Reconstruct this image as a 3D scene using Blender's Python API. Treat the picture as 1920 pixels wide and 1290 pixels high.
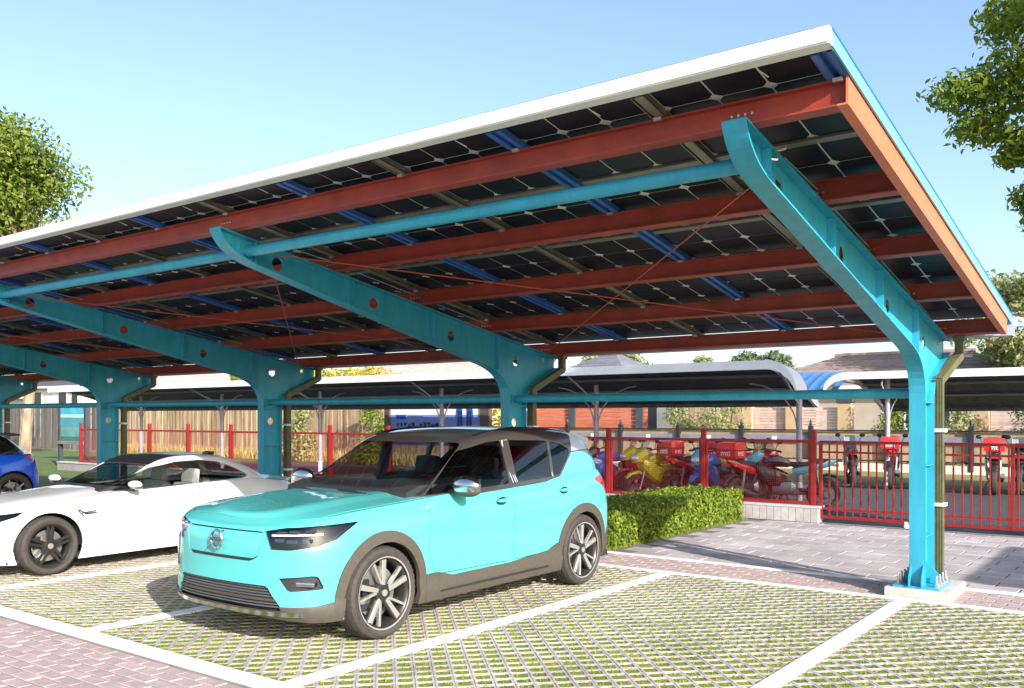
import bpy, bmesh, math, random
import numpy as np
from mathutils import Vector, Matrix, Quaternion
random.seed(7)
R = math.radians
S = bpy.context.scene
for o in list(bpy.data.objects): bpy.data.objects.remove(o)
COL = S.collection

# ---------------------------------------------------------------- camera
CAM = Vector((2.03, -9.05, 1.65)); YAW = 36.93
cd = bpy.data.cameras.new('camera'); cam = bpy.data.objects.new('camera', cd); COL.objects.link(cam)
cam.location = CAM; cam.rotation_euler = (R(90), 0, R(YAW))
cd.sensor_width = 36; cd.lens = 36*1704/1920; cd.shift_y = (781-645)/1920
cd.clip_end = 2000; cd.clip_start = .05
S.camera = cam
# ---------------------------------------------------------------- sky, sun, exposure
SUN_EL, SUN_ROT = 23.5, 113.5
W = bpy.data.worlds.new('World'); S.world = W; W.use_nodes = True
nt = W.node_tree; bg = nt.nodes['Background']
sky = nt.nodes.new('ShaderNodeTexSky'); sky.sky_type = 'NISHITA'; sky.sun_disc = False
sky.sun_elevation = R(SUN_EL); sky.sun_rotation = R(SUN_ROT)
sky.air_density = 1.0; sky.dust_density = 2.0; sky.ozone_density = 1.9; sky.altitude = 0
nt.links.new(sky.outputs[0], bg.inputs[0]); bg.inputs[1].default_value = .15
sl = bpy.data.lights.new('sun', 'SUN'); sun = bpy.data.objects.new('sun', sl); COL.objects.link(sun)
sl.energy = 4.1; sl.angle = R(.5); sl.color = (1, .96, .90)
sd = Vector((math.cos(R(SUN_EL))*math.sin(R(SUN_ROT)), math.cos(R(SUN_EL))*math.cos(R(SUN_ROT)), math.sin(R(SUN_EL))))
sun.rotation_euler = (-sd).to_track_quat('-Z', 'Y').to_euler(); sun.location = (12, -8, 14)
S.view_settings.view_transform = 'Standard'; S.view_settings.look = 'None'
S.view_settings.exposure = 1.05; S.view_settings.gamma = 1
S.render.engine = 'CYCLES'
S.render.resolution_x, S.render.resolution_y = 1024, 688

# ---------------------------------------------------------------- projection helpers (used only to choose which small pieces are in view)
_th = R(YAW); _fw = np.array([-math.sin(_th), math.cos(_th), 0]); _rt = np.array([math.cos(_th), math.sin(_th), 0])
def pix(p):
    d = np.array(p, float)-np.array(CAM); z = d@_fw
    if z < .3: return (-9999, -9999, z)
    return (960+1704*(d@_rt)/z, 781-1704*d[2]/z, z)
def inview(p, m=40):
    x, y, z = pix(p)
    return z > .3 and -m < x < 1920+m and -m < y < 1290+m

# ---------------------------------------------------------------- mesh builder
class MB:
    def __init__(s): s.v = []; s.f = []; s.m = []
    def add(s, vs, fs, mi=0):
        n = len(s.v); s.v.extend([tuple(p) for p in vs])
        for f in fs: s.f.append(tuple(i+n for i in f)); s.m.append(mi)
        return s
    def box(s, c, d, rot=None, mi=0):
        x, y, z = d[0]/2, d[1]/2, d[2]/2
        vs = [Vector(p) for p in ((-x,-y,-z),(x,-y,-z),(x,y,-z),(-x,y,-z),(-x,-y,z),(x,-y,z),(x,y,z),(-x,y,z))]
        if rot is not None:
            if not isinstance(rot, Matrix): rot = Matrix.Rotation(rot, 3, 'Z')
            vs = [rot@p for p in vs]
        c = Vector(c)
        return s.add([p+c for p in vs], ((0,3,2,1),(4,5,6,7),(0,1,5,4),(1,2,6,5),(2,3,7,6),(3,0,4,7)), mi)
    def bb(s, x0, x1, y0, y1, z0, z1, mi=0):
        return s.box(((x0+x1)/2,(y0+y1)/2,(z0+z1)/2), (abs(x1-x0),abs(y1-y0),abs(z1-z0)), None, mi)
    def cbox(s, c, d, b=.02, rot=None, mi=0):
        """box with chamfered edges"""
        bm = bmesh.new(); bmesh.ops.create_cube(bm, size=1)
        for v in bm.verts: v.co = Vector((v.co.x*d[0], v.co.y*d[1], v.co.z*d[2]))
        bmesh.ops.bevel(bm, geom=bm.edges[:], offset=min(b, min(d)*.45), segments=2, affect='EDGES', profile=.7)
        if rot is not None and not isinstance(rot, Matrix): rot = Matrix.Rotation(rot, 3, 'Z')
        bm.verts.index_update()
        vs = [((rot@v.co) if rot is not None else v.co)+Vector(c) for v in bm.verts]
        fs = [[v.index for v in f.verts] for f in bm.faces]; bm.free()
        return s.add(vs, fs, mi)
    def sheared(s, x0, x1, y0, y1, zf, h0, h1, mi=0):
        """box between two x, following the slope zf(y) from h0 to h1 above it"""
        vs = [(x,y,zf(y)+h) for h in (h0,h1) for (x,y) in ((x0,y0),(x1,y0),(x1,y1),(x0,y1))]
        return s.add(vs, ((0,3,2,1),(4,5,6,7),(0,1,5,4),(1,2,6,5),(2,3,7,6),(3,0,4,7)), mi)
    def prism(s, pts, axis, a, b, mi=0):
        """polygon in the plane normal to axis, extruded from a to b"""
        def P(p, t):
            if axis == 'X': return (t, p[0], p[1])
            if axis == 'Y': return (p[0], t, p[1])
            return (p[0], p[1], t)
        n = len(pts)
        area = sum(pts[i][0]*pts[(i+1)%n][1]-pts[(i+1)%n][0]*pts[i][1] for i in range(n))
        flip = (area < 0) ^ (axis == 'Y')
        if flip: pts = pts[::-1]
        if a > b: a, b = b, a
        vs = [P(p, a) for p in pts]+[P(p, b) for p in pts]
        fs = [tuple(range(n))[::-1], tuple(range(n, 2*n))]+[(i,(i+1)%n,(i+1)%n+n,i+n) for i in range(n)]
        return s.add(vs, fs, mi)
    def tube(s, path, r, n=10, mi=0, cap=True, closed=False):
        path = [Vector(p) for p in path]; m = len(path)
        rs = r if isinstance(r, (list, tuple)) else [r]*m
        vs = []; prev = None
        for i, p in enumerate(path):
            if closed: t = (path[(i+1)%m]-path[i-1]).normalized()
            else: t = (path[min(i+1,m-1)]-path[max(i-1,0)]).normalized()
            if prev is None:
                u = t.orthogonal().normalized()
            else:
                u = (prev-t*prev.dot(t))
                u = u.normalized() if u.length > 1e-6 else t.orthogonal().normalized()
            prev = u; w = t.cross(u)
            for k in range(n):
                a = 2*math.pi*k/n; vs.append(p+(u*math.cos(a)+w*math.sin(a))*rs[i])
        fs = []
        for i in range(m if closed else m-1):
            j = (i+1)%m
            for k in range(n): fs.append((i*n+k, i*n+(k+1)%n, j*n+(k+1)%n, j*n+k))
        if cap and not closed: fs += [tuple(range(n))[::-1], tuple(range((m-1)*n, m*n))]
        return s.add(vs, fs, mi)
    def lathe(s, prof, n=24, axis='Z', c=(0,0,0), mi=0, closed=False, jag=None, cap=True):
        """prof: (radius, height) pairs"""
        vs = []; m = len(prof); c = Vector(c)
        for i, (r, h) in enumerate(prof):
            for k in range(n):
                a = 2*math.pi*k/n; rr = r+(jag(i, k) if jag else 0)
                x, y = rr*math.cos(a), rr*math.sin(a)
                p = (x,y,h) if axis == 'Z' else ((h,x,y) if axis == 'X' else (y,h,x))
                vs.append(Vector(p)+c)
        fs = []
        for i in range(m if closed else m-1):
            j = (i+1)%m
            for k in range(n): fs.append((i*n+k, i*n+(k+1)%n, j*n+(k+1)%n, j*n+k))
        if not closed and cap:
            if prof[0][0] > 1e-5: fs.append(tuple(range(n))[::-1])
            if prof[-1][0] > 1e-5: fs.append(tuple(range((m-1)*n, m*n)))
        return s.add(vs, fs, mi)
    def sphere(s, c, r, n=12, m=8, mi=0):
        rx, ry, rz = r if isinstance(r, (list, tuple)) else (r, r, r)
        vs = [(c[0],c[1],c[2]-rz)]
        for i in range(1, m):
            t = math.pi*i/m-math.pi/2
            for k in range(n):
                a = 2*math.pi*k/n
                vs.append((c[0]+rx*math.cos(t)*math.cos(a), c[1]+ry*math.cos(t)*math.sin(a), c[2]+rz*math.sin(t)))
        vs.append((c[0],c[1],c[2]+rz)); L = len(vs)-1
        fs = [(0, 1+(k+1)%n, 1+k) for k in range(n)]
        for i in range(m-2):
            for k in range(n): fs.append((1+i*n+k, 1+i*n+(k+1)%n, 1+(i+1)*n+(k+1)%n, 1+(i+1)*n+k))
        fs += [(L, 1+(m-2)*n+k, 1+(m-2)*n+(k+1)%n) for k in range(n)]
        return s.add(vs, fs, mi)
    def loft(s, rings, mi=0, cap=True, closed=True):
        n = len(rings[0]); vs = [p for r in rings for p in r]; fs = []
        for i in range(len(rings)-1):
            for k in range(n if closed else n-1):
                fs.append((i*n+k, i*n+(k+1)%n, (i+1)*n+(k+1)%n, (i+1)*n+k))
        if cap and closed: fs += [tuple(range(n))[::-1], tuple(range((len(rings)-1)*n, len(rings)*n))]
        return s.add(vs, fs, mi)
    def mesh(s, name, off=(0,0,0)):
        me = bpy.data.meshes.new(name)
        if any(off): vs = [(p[0]-off[0], p[1]-off[1], p[2]-off[2]) for p in s.v]
        else: vs = s.v
        me.from_pydata(vs, [], s.f)
        if any(s.m): me.polygons.foreach_set('material_index', s.m)
        me.update(); return me
    def build(s, name, mat, parent=None, smooth=False, world=True, sharp=35):
        off = tuple(wloc(parent)) if (parent is not None and world) else (0,0,0)
        return link(name, s.mesh(name, off), mat, parent, smooth, sharp)

def wloc(o):
    v = Vector((0,0,0))
    while o is not None: v += o.location; o = o.parent
    return v
def link(name, me, mat, parent=None, smooth=False, sharp=35):
    mats = mat if isinstance(mat, (list, tuple)) else [mat]
    if not me.materials:
        for m in mats: me.materials.append(m)
    if smooth:
        me.polygons.foreach_set('use_smooth', [True]*len(me.polygons))
        me.set_sharp_from_angle(angle=R(sharp))
    o = bpy.data.objects.new(name, me); COL.objects.link(o); o.parent = parent
    return o
def tag(o, label=None, cat=None, group=None, kind=None):
    if label: o['label'] = label
    if cat: o['category'] = cat
    if group: o['group'] = group
    if kind: o['kind'] = kind
    return o
def thing(name, loc, label=None, cat=None, group=None, kind=None, rz=0):
    o = bpy.data.objects.new(name, None); COL.objects.link(o); o.location = loc; o.rotation_euler = (0,0,rz)
    o.empty_display_size = .2
    return tag(o, label, cat, group, kind)
def inst(name, me, parent, loc=(0,0,0), rot=(0,0,0), scale=(1,1,1)):
    o = bpy.data.objects.new(name, me); COL.objects.link(o); o.parent = parent
    o.location = loc; o.rotation_euler = rot; o.scale = scale
    return o
def copy_tree(o, parent=None, swap=None):
    c = o.copy(); COL.objects.link(c); c.parent = parent
    if swap and o.data is not None:
        for i, sl_ in enumerate(c.material_slots):
            if sl_.material and sl_.material.name in swap:
                sl_.link = 'OBJECT'; sl_.material = swap[sl_.material.name]
    for ch in [k for k in o.children]: copy_tree(ch, c, swap)
    return c

# ---------------------------------------------------------------- materials
MATS = {}
def M(name, rgb, rough=.5, metal=0, var=.08, vs=2.5, bump=0, bs=60, coat=0, rand=0, spec=.5, rgb2=None, detail=5, aniso=None, trans=0, sub=0):
    if name in MATS: return MATS[name]
    m = bpy.data.materials.new(name); m.use_nodes = True; t = m.node_tree; n = t.nodes; L = t.links.new
    b = n['Principled BSDF']; b.inputs['Roughness'].default_value = rough; b.inputs['Metallic'].default_value = metal
    b.inputs['Specular IOR Level'].default_value = spec
    if coat: b.inputs['Coat Weight'].default_value = coat; b.inputs['Coat Roughness'].default_value = .04
    if trans: b.inputs['Transmission Weight'].default_value = trans
    b.inputs['Base Color'].default_value = (*rgb, 1)
    geo = n.new('ShaderNodeNewGeometry')
    src = geo.outputs['Position']
    if aniso:
        mp = n.new('ShaderNodeMapping'); mp.inputs['Scale'].default_value = aniso; L(src, mp.inputs[0]); src = mp.outputs[0]
    if var or rgb2:
        nz = n.new('ShaderNodeTexNoise'); nz.inputs['Scale'].default_value = vs; nz.inputs['Detail'].default_value = detail; nz.inputs['Roughness'].default_value = .6
        L(src, nz.inputs['Vector'])
        mx = n.new('ShaderNodeMix'); mx.data_type = 'RGBA'
        c2 = rgb2 if rgb2 else tuple(min(1, c*(1+var*1.6)) for c in rgb)
        c1 = rgb if rgb2 else tuple(c*(1-var*1.6) for c in rgb)
        mx.inputs['A'].default_value = (*c1, 1); mx.inputs['B'].default_value = (*c2, 1)
        mr = n.new('ShaderNodeMapRange'); mr.inputs['From Min'].default_value = .3; mr.inputs['From Max'].default_value = .7
        L(nz.outputs[0], mr.inputs[0]); L(mr.outputs[0], mx.inputs['Factor'])
        col = mx.outputs['Result']
        if rand:
            oi = n.new('ShaderNodeObjectInfo'); hs = n.new('ShaderNodeHueSaturation')
            mr2 = n.new('ShaderNodeMapRange'); mr2.inputs['To Min'].default_value = 1-rand; mr2.inputs['To Max'].default_value = 1+rand
            L(oi.outputs['Random'], mr2.inputs[0]); L(mr2.outputs[0], hs.inputs['Value']); L(col, hs.inputs['Color']); col = hs.outputs[0]
        L(col, b.inputs['Base Color'])
    if bump:
        nb = n.new('ShaderNodeTexNoise'); nb.inputs['Scale'].default_value = bs; nb.inputs['Detail'].default_value = 4
        L(src, nb.inputs['Vector'])
        bp = n.new('ShaderNodeBump'); bp.inputs['Strength'].default_value = bump; bp.inputs['Distance'].default_value = .01
        L(nb.outputs[0], bp.inputs['Height']); L(bp.outputs[0], b.inputs['Normal'])
    MATS[name] = m; return m
def leafmat(name, rgb, rgb2, trans=.35, rough=.5):
    if name in MATS: return MATS[name]
    m = bpy.data.materials.new(name); m.use_nodes = True; t = m.node_tree; n = t.nodes; L = t.links.new
    b = n['Principled BSDF']; b.inputs['Roughness'].default_value = rough; b.inputs['Specular IOR Level'].default_value = .3
    geo = n.new('ShaderNodeNewGeometry')
    mx = n.new('ShaderNodeMix'); mx.data_type = 'RGBA'
    mx.inputs['A'].default_value = (*rgb, 1); mx.inputs['B'].default_value = (*rgb2, 1)
    L(geo.outputs['Random Per Island'], mx.inputs['Factor']); L(mx.outputs['Result'], b.inputs['Base Color'])
    tr = n.new('ShaderNodeBsdfTranslucent'); L(mx.outputs['Result'], tr.inputs[0])
    ms = n.new('ShaderNodeMixShader'); ms.inputs[0].default_value = trans
    out = n['Material Output']; L(b.outputs[0], ms.inputs[1]); L(tr.outputs[0], ms.inputs[2]); L(ms.outputs[0], out.inputs[0])
    MATS[name] = m; return m
def glassmat(name, tint, mixf=.35, rough=.0):
    """thin pane: reflects like glass, lets tinted light straight through (no refraction, cheap shadows)"""
    if name in MATS: return MATS[name]
    m = bpy.data.materials.new(name); m.use_nodes = True; t = m.node_tree; n = t.nodes; L = t.links.new
    n.remove(n['Principled BSDF'])
    gl = n.new('ShaderNodeBsdfGlossy'); gl.inputs['Roughness'].default_value = rough
    tr = n.new('ShaderNodeBsdfTransparent'); tr.inputs[0].default_value = (*tint, 1)
    fr = n.new('ShaderNodeFresnel'); fr.inputs[0].default_value = 1.55
    ma = n.new('ShaderNodeMath'); ma.operation = 'MULTIPLY_ADD'; ma.inputs[1].default_value = 1.0; ma.inputs[2].default_value = mixf*.1
    gb = n.new('ShaderNodeNewGeometry'); iv = n.new('ShaderNodeMath'); iv.operation = 'SUBTRACT'; iv.inputs[0].default_value = 1; L(gb.outputs['Backfacing'], iv.inputs[1])
    mu = n.new('ShaderNodeMath'); mu.operation = 'MULTIPLY'; L(ma.outputs[0], mu.inputs[0]); L(iv.outputs[0], mu.inputs[1])
    ms = n.new('ShaderNodeMixShader'); L(fr.outputs[0], ma.inputs[0]); L(mu.outputs[0], ms.inputs[0])
    L(tr.outputs[0], ms.inputs[1]); L(gl.outputs[0], ms.inputs[2]); L(ms.outputs[0], n['Material Output'].inputs[0])
    MATS[name] = m; return m

cyan = M('cyan_steel_paint', (.032,.33,.48), .38, var=.09, vs=3, bump=.05, bs=40, aniso=(3,3,.7))
red_steel = M('red_oxide_steel', (.33,.045,.028), .45, var=.14, vs=4, bump=.08, bs=90)
orange_steel = M('orange_steel', (.64,.165,.085), .5, var=.06, vs=4, bump=.05, bs=90)
blue_rail = M('blue_rail_paint', (.035,.14,.45), .35, var=.06, vs=5)
grey_rail = M('khaki_galvanised', (.22,.20,.16), .45, metal=.4, var=.12, vs=7)
white_alu = M('white_gutter', (.82,.82,.80), .4, var=.03, vs=3)
trim_cyan = M('pale_cyan_trim', (.16,.58,.64), .4, var=.04)
trim_blue = M('blue_trim', (.03,.16,.42), .4, var=.05)
cell_m = M('solar_cell', (.008,.011,.019), .45, var=.2, vs=9, spec=.2)
sheet_m = M('backsheet', (.60,.59,.57), .5, var=.05)
pipe_m = M('downpipe_khaki', (.115,.112,.05), .45, var=.15, vs=9)
galv = M('galvanised_bolt', (.62,.60,.57), .35, metal=.8, var=.08)
concrete = M('footing_concrete', (.50,.45,.41), .85, var=.14, vs=9, bump=.5, bs=70)
rod_m = M('red_rod', (.45,.08,.04), .5, var=.1)
# ================================================================ GROUND
STX = -.06; PITCH = 2.363            # painted stall lines
g = MB(); g.add([(-400,-400,-.06),(400,-400,-.06),(400,400,-.06),(-400,400,-.06)], [(0,1,2,3)])
tag(g.build('ground', M('far_earth', (.16,.15,.10), .95, var=.2, vs=.4, bump=.5, bs=8)), kind='structure')

soil = M('paver_grass', (.085,.15,.012), .9, var=.25, vs=1.8, bump=.8, bs=120, rgb2=(.27,.28,.025), detail=10)
bay = MB().bb(-32, 6, -5.41, -.33, -.05, -.006).build('parking_bay', soil); tag(bay, kind='structure')
# grass paver blocks, laid diagonally
paver_m = M('grass_paver_concrete', (.43,.375,.36), .85, var=.15, vs=1.4, bump=.35, bs=160, rand=.10)
PP = .122
def grid_paver():
    h = PP/2-.0006; q = .0455; c = .014
    outer = [(-h,-h),(0,-h),(h,-h),(h,0),(h,h),(0,h),(-h,h),(-h,0)]
    inner = [(-q+c,-q),(q-c,-q),(q,-q+c),(q,q-c),(q-c,q),(-q+c,q),(-q,q-c),(-q,-q+c)]
    mid = [(x*.965, y*.965) for x, y in outer]
    return outer, mid, inner
def paver_geo(mb, ox, oy, dz, a=math.pi/4):
    outer, mid, inner = grid_paver(); ca, sa = math.cos(a), math.sin(a)
    T = lambda p, z: (ox+p[0]*ca-p[1]*sa, oy+p[0]*sa+p[1]*ca, z+dz)
    o = [T(p,-.0025) for p in outer]; m_ = [T(p,0) for p in mid]; i_ = [T(p,-.001) for p in inner]; b_ = [T((p[0]*1.02,p[1]*1.02),-.0125) for p in inner]
    # pair mid ring (8) with inner ring (8): inner corners straddle, so rotate
    i2 = [b for b in i_]
    vs = o+m_+i2+b_; fs = []
    for k in range(8):
        j = (k+1)%8
        fs += [(k,j,8+j,8+k)]
    # inner ring order: start at bottom-left edge; map onto the mid ring
    mp = [7, 0, 1, 2, 3, 4, 5, 6]
    seq_mid = [0,1,2,3,4,5,6,7]
    # mid: 0 corner,1 edge,2 corner,3 edge... ; inner: 0,1 bottom; 2,3 right; 4,5 top; 6,7 left
    I = lambda k: 16+k%8
    Mi = lambda k: 8+k%8
    for q in range(4):
        e0, e1 = 2*q, 2*q+1                 # inner pts along side q
        fs += [(Mi(2*q), Mi(2*q+1), I(e0)), (Mi(2*q+1), I(e1), I(e0)), (Mi(2*q+1), Mi(2*q+2), I(e1)), (Mi(2*q+2), I(e1+1), I(e1))]
    for k in range(8):
        j = (k+1)%8; fs.append((16+k, 16+j, 24+j, 24+k))
    mb.add(vs, fs)
one = MB(); paver_geo(one, 0, 0, 0); pav_me = one.mesh('grass_paver'); pav_me.materials.append(paver_m)
cells = []
e1 = np.array([1,1])/math.sqrt(2)*PP; e2 = np.array([-1,1])/math.sqrt(2)*PP
for i in range(-260, 120):
    for j in range(-190, 200):
        p = e1*i+e2*j+np.array([-4,-3])
        if -5.33 < p[1] < -.40 and -20 < p[0] < 3.4:
            x, y, z = pix((p[0],p[1],0))
            if z > .5 and -60 < x < 1980 and 780 < y < 1330: cells.append((z, p[0], p[1]))
cells.sort(); rest = MB(); rnd = random.Random(3)
for k, (z, x, y) in enumerate(cells):
    dz = rnd.uniform(-.002, .002)
    if k < 300: inst('grass_paver', pav_me, bay, (x,y,dz), (0,0,rnd.uniform(-.02,.02)))
    else: paver_geo(rest, x, y, dz)
tag(rest.build('grass_pavers', paver_m, bay), kind='stuff')
# grass tufts in the cells
gm = leafmat('paver_grass_blade', (.13,.21,.015), (.33,.35,.04), .3)
tb = MB(); rg = random.Random(5)
for k, (z, x, y) in enumerate(cells):
    if z > 11: break
    for q in range(9 if z < 7.5 else 4):
        ax, ay = x+rg.uniform(-.036,.036), y+rg.uniform(-.036,.036); a = rg.uniform(0, 6.28); h = rg.uniform(.008,.022); w = .005
        dx, dy = math.cos(a)*w, math.sin(a)*w; lx, ly = rg.uniform(-.012,.012), rg.uniform(-.012,.012)
        tb.add([(ax-dx,ay-dy,-.007),(ax+dx,ay+dy,-.007),(ax+lx,ay+ly,-.007+h)], [(0,1,2)])
tag(tb.build('grass', gm, None), 'short green grass growing in the paver cells of the parking bays', 'grass', kind='stuff')

# painted lines: raised white strips
paint = M('white_paint', (.86,.85,.83), .7, var=.05, vs=12, bump=.15, bs=120)
def strip(name, x0, x1, y0, y1, z=.004, h=.012, m=paint, label=None):
    o = MB().bb(x0,x1,y0,y1,z-h,z).build(name, m); tag(o, kind='structure'); return o
strip('front_stall_line', -32, 6, -5.56, -5.405, .006, .05)
strip('rear_stall_line', -32, 6, -.40, -.33, .007, .05)
for k in range(-2, 9):
    x = STX-PITCH*k
    if k == 0 and False: continue
    strip('stall_line', x-.062, x+.062, -5.405, -.40, .009, .03)
strip('rear_kerb', -32, 6, .44, .52, .012, .06, M('kerb_white', (.80,.77,.74), .7, var=.06, vs=8, bump=.2))

# brick strips (pink clay), individually laid where they show
brick_bed = M('brick_joint', (.24,.19,.175), .95, var=.15, vs=20, bump=.4, bs=100)
brick_m = M('pink_clay_brick', (.40,.30,.285), .85, var=.10, vs=10, bump=.4, bs=90, rand=.09)
def brick_area(nm, x0, x1, y0, y1, bw, bh, mat, bed, axis='X', lim=300, gap=.004, key=None, bevel=.006, par_name='brick'):
    root = MB().bb(x0,x1,y0,y1,-.055,-.006).build(nm, bed); tag(root, kind='structure')
    def geo(mb, cx, cy, w, h, dz):
        a, b, c = w/2-gap, h/2-gap, bevel
        vs = [(cx-a,cy-b,-.01),(cx+a,cy-b,-.01),(cx+a,cy+b,-.01),(cx-a,cy+b,-.01),(cx-a+c,cy-b+c,dz),(cx+a-c,cy-b+c,dz),(cx+a-c,cy+b-c,dz),(cx-a+c,cy+b-c,dz)]
        mb.add(vs, [(4,5,6,7),(0,1,5,4),(1,2,6,5),(2,3,7,6),(3,0,4,7)])
    lst = []; rows = int((y1-y0)/bh)
    for r in range(rows):
        cy = y0+(r+.5)*bh; n = int((x1-x0)/bw)+1
        for c in range(n):
            cx = x0+(c+.5*(r%2)+.25)*bw
            if cx-bw/2 < x0 or cx+bw/2 > x1: continue
            px, py, z = pix((cx,cy,0))
            if z > .5 and -50 < px < 1970 and 790 < py < 1340: lst.append((z, cx, cy))
    lst.sort(); one = MB(); geo(one, 0, 0, bw, bh, 0); me = one.mesh(par_name); me.materials.append(mat); rest = MB(); rd = random.Random(11)
    for k, (z, cx, cy) in enumerate(lst):
        dz = rd.uniform(-.0025, .0025)
        if k < lim: inst(par_name, me, root, (cx,cy,dz), (rd.uniform(-.006,.006), rd.uniform(-.006,.006), rd.uniform(-.008,.008)))
        else: geo(rest, cx, cy, bw, bh, dz)
    if rest.v: tag(rest.build(par_name+'s', mat, root), kind='stuff')
    return root
brick_area('driveway', -32, 6, -14, -5.56, .21, .105, brick_m, brick_bed, lim=300)
brick_area('brick_strip', -32, 6, -.33, .44, .21, .11, brick_m, brick_bed, lim=300)
slab_m = M('grey_pink_slab', (.42,.36,.355), .8, var=.16, vs=1.6, bump=.35, bs=60, rand=.12)
brick_area('forecourt', -3.78, 6, .52, 5.05, .46, .30, slab_m, M('slab_joint', (.16,.14,.14), .95, var=.1), lim=300, gap=.006, bevel=.008, par_name='paving_slab')
# lawn and soil behind the stalls, left of the hedge
lawn_m = M('lawn', (.055,.10,.02), .95, var=.2, vs=3, bump=.9, bs=60, rgb2=(.14,.18,.04))
tag(MB().bb(-60,-3.78,.52,5.05,-.05,-.002).build('lawn', lawn_m), kind='structure')
asph = M('dark_asphalt', (.055,.056,.06), .85, var=.15, vs=6, bump=.6, bs=140)
tag(MB().bb(-26,20,5.05,13.2,-.05,-.004).build('bike_yard', asph), kind='structure')
tag(MB().bb(-70,-26,5.05,13.2,-.05,-.003).build('grass_verge', lawn_m), kind='structure')
tag(MB().bb(-70,30,13.2,60,-.05,-.003).build('garden_ground', M('dry_grass', (.16,.15,.045), .95, var=.2, vs=2, bump=.9, bs=50, rgb2=(.27,.24,.09))), kind='structure')
# ================================================================ SOLAR CARPORT
ZB = lambda y: 3.29-.1676*(y+4.315)          # top line of the cantilever beams
port = thing('solar_carport', (0,0,0), 'long cantilevered solar carport of cyan steel frames with red purlins and dark panels', 'carport')
XE, XL, SP = .58, -27.9, 4.74
COLX = [0,-SP,-2*SP,-3*SP,-4*SP,-5*SP]
# --- one frame, local coordinates at the column foot
def bez(p0, p1, p2, n=7):
    return [((1-t)**2*p0[0]+2*t*(1-t)*p1[0]+t*t*p2[0], (1-t)**2*p0[1]+2*t*(1-t)*p1[1]+t*t*p2[1]) for t in [i/n for i in range(n+1)]]
low = [(-.17,.105)]+bez((-.17,1.86),(-.19,2.17),(-.62,2.275),8)+bez((-3.93,3.015),(-4.24,3.085),(-4.315,3.285),8)
top = [(-4.315,ZB(-4.315)-.002),(.87,ZB(.87)-.002)]
rear = [(.87,2.28),(.36,2.06)]+bez((.36,2.06),(.175,1.98),(.17,1.78),6)+[(.17,.105)]
FW = .142; FT = .013
webpoly = low+top+rear
def band(path, w, t, side):
    """plate of width w (x) and thickness t following a path in YZ, thickness added towards side"""
    rings = []
    for i, p in enumerate(path):
        a = path[max(i-1,0)]; b = path[min(i+1,len(path)-1)]
        d = Vector((b[0]-a[0], b[1]-a[1])); d.normalize(); n = Vector((-d.y, d.x))*side
        q = (p[0]+n.x*t, p[1]+n.y*t)
        rings.append([(-w/2,p[0],p[1]),(w/2,p[0],p[1]),(w/2,q[0],q[1]),(-w/2,q[0],q[1])])
    return MB().loft(rings)
def boolean(a, cutters, op='DIFFERENCE', solver='EXACT'):
    oa = bpy.data.objects.new('tmp_a', a); COL.objects.link(oa); obs = [oa]
    for c in cutters:
        oc = bpy.data.objects.new('tmp_c', c); COL.objects.link(oc); obs.append(oc)
        md = oa.modifiers.new('b', 'BOOLEAN'); md.operation = op; md.object = oc; md.solver = solver
    dg = bpy.context.evaluated_depsgraph_get()
    me = bpy.data.meshes.new_from_object(oa.evaluated_get(dg))
    for o in obs: bpy.data.objects.remove(o)
    return me
frame_web = MB().prism(webpoly, 'X', -.006, .006).mesh('web')
hm = MB()
for (y, z, r) in ((-3.65,3.055,.062),(-2.42,2.815,.062),(-1.20,2.565,.062),(.03,2.34,.062),(.0,1.58,.055),(.62,2.38,.03)):
    hm.lathe([(r,-.05),(r,.05)], 16, 'X', (0,y,z))
frame_web = boolean(frame_web, [hm.mesh('holes')])
fl_parts = [('web', frame_web, False)]
fl_parts.append(('lower_flange', band(low, FW, FT, 1).mesh('lower_flange'), True))
fl_parts.append(('upper_flange', band(top, FW, FT, -1).mesh('upper_flange'), True))
fl_parts.append(('rear_flange', band(rear[:2]+rear[2:], FW*.98, FT, -1).mesh('rear_flange'), True))
def lowz(y):
    for a, b in zip(low[:-1], low[1:]):
        if b[0] <= y <= a[0]: return a[1]+(b[1]-a[1])*(a[0]-y)/max(a[0]-b[0],1e-6)
    return 2.3
stiff = []
for y in (-3.93,-2.75,-1.55,-.39):
    m_ = MB()
    for s_ in (-1,1): m_.bb(s_*.007, s_*.064, y-.006, y+.006, lowz(y)+.012, ZB(y)-.016)
    stiff.append(m_.mesh('stiffener'))
for z in (1.78,1.2,.55):
    m_ = MB()
    for s_ in (-1,1): m_.bb(s_*.007, s_*.064, -.157, .157, z-.006, z+.006)
    stiff.append(m_.mesh('stiffener'))
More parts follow.
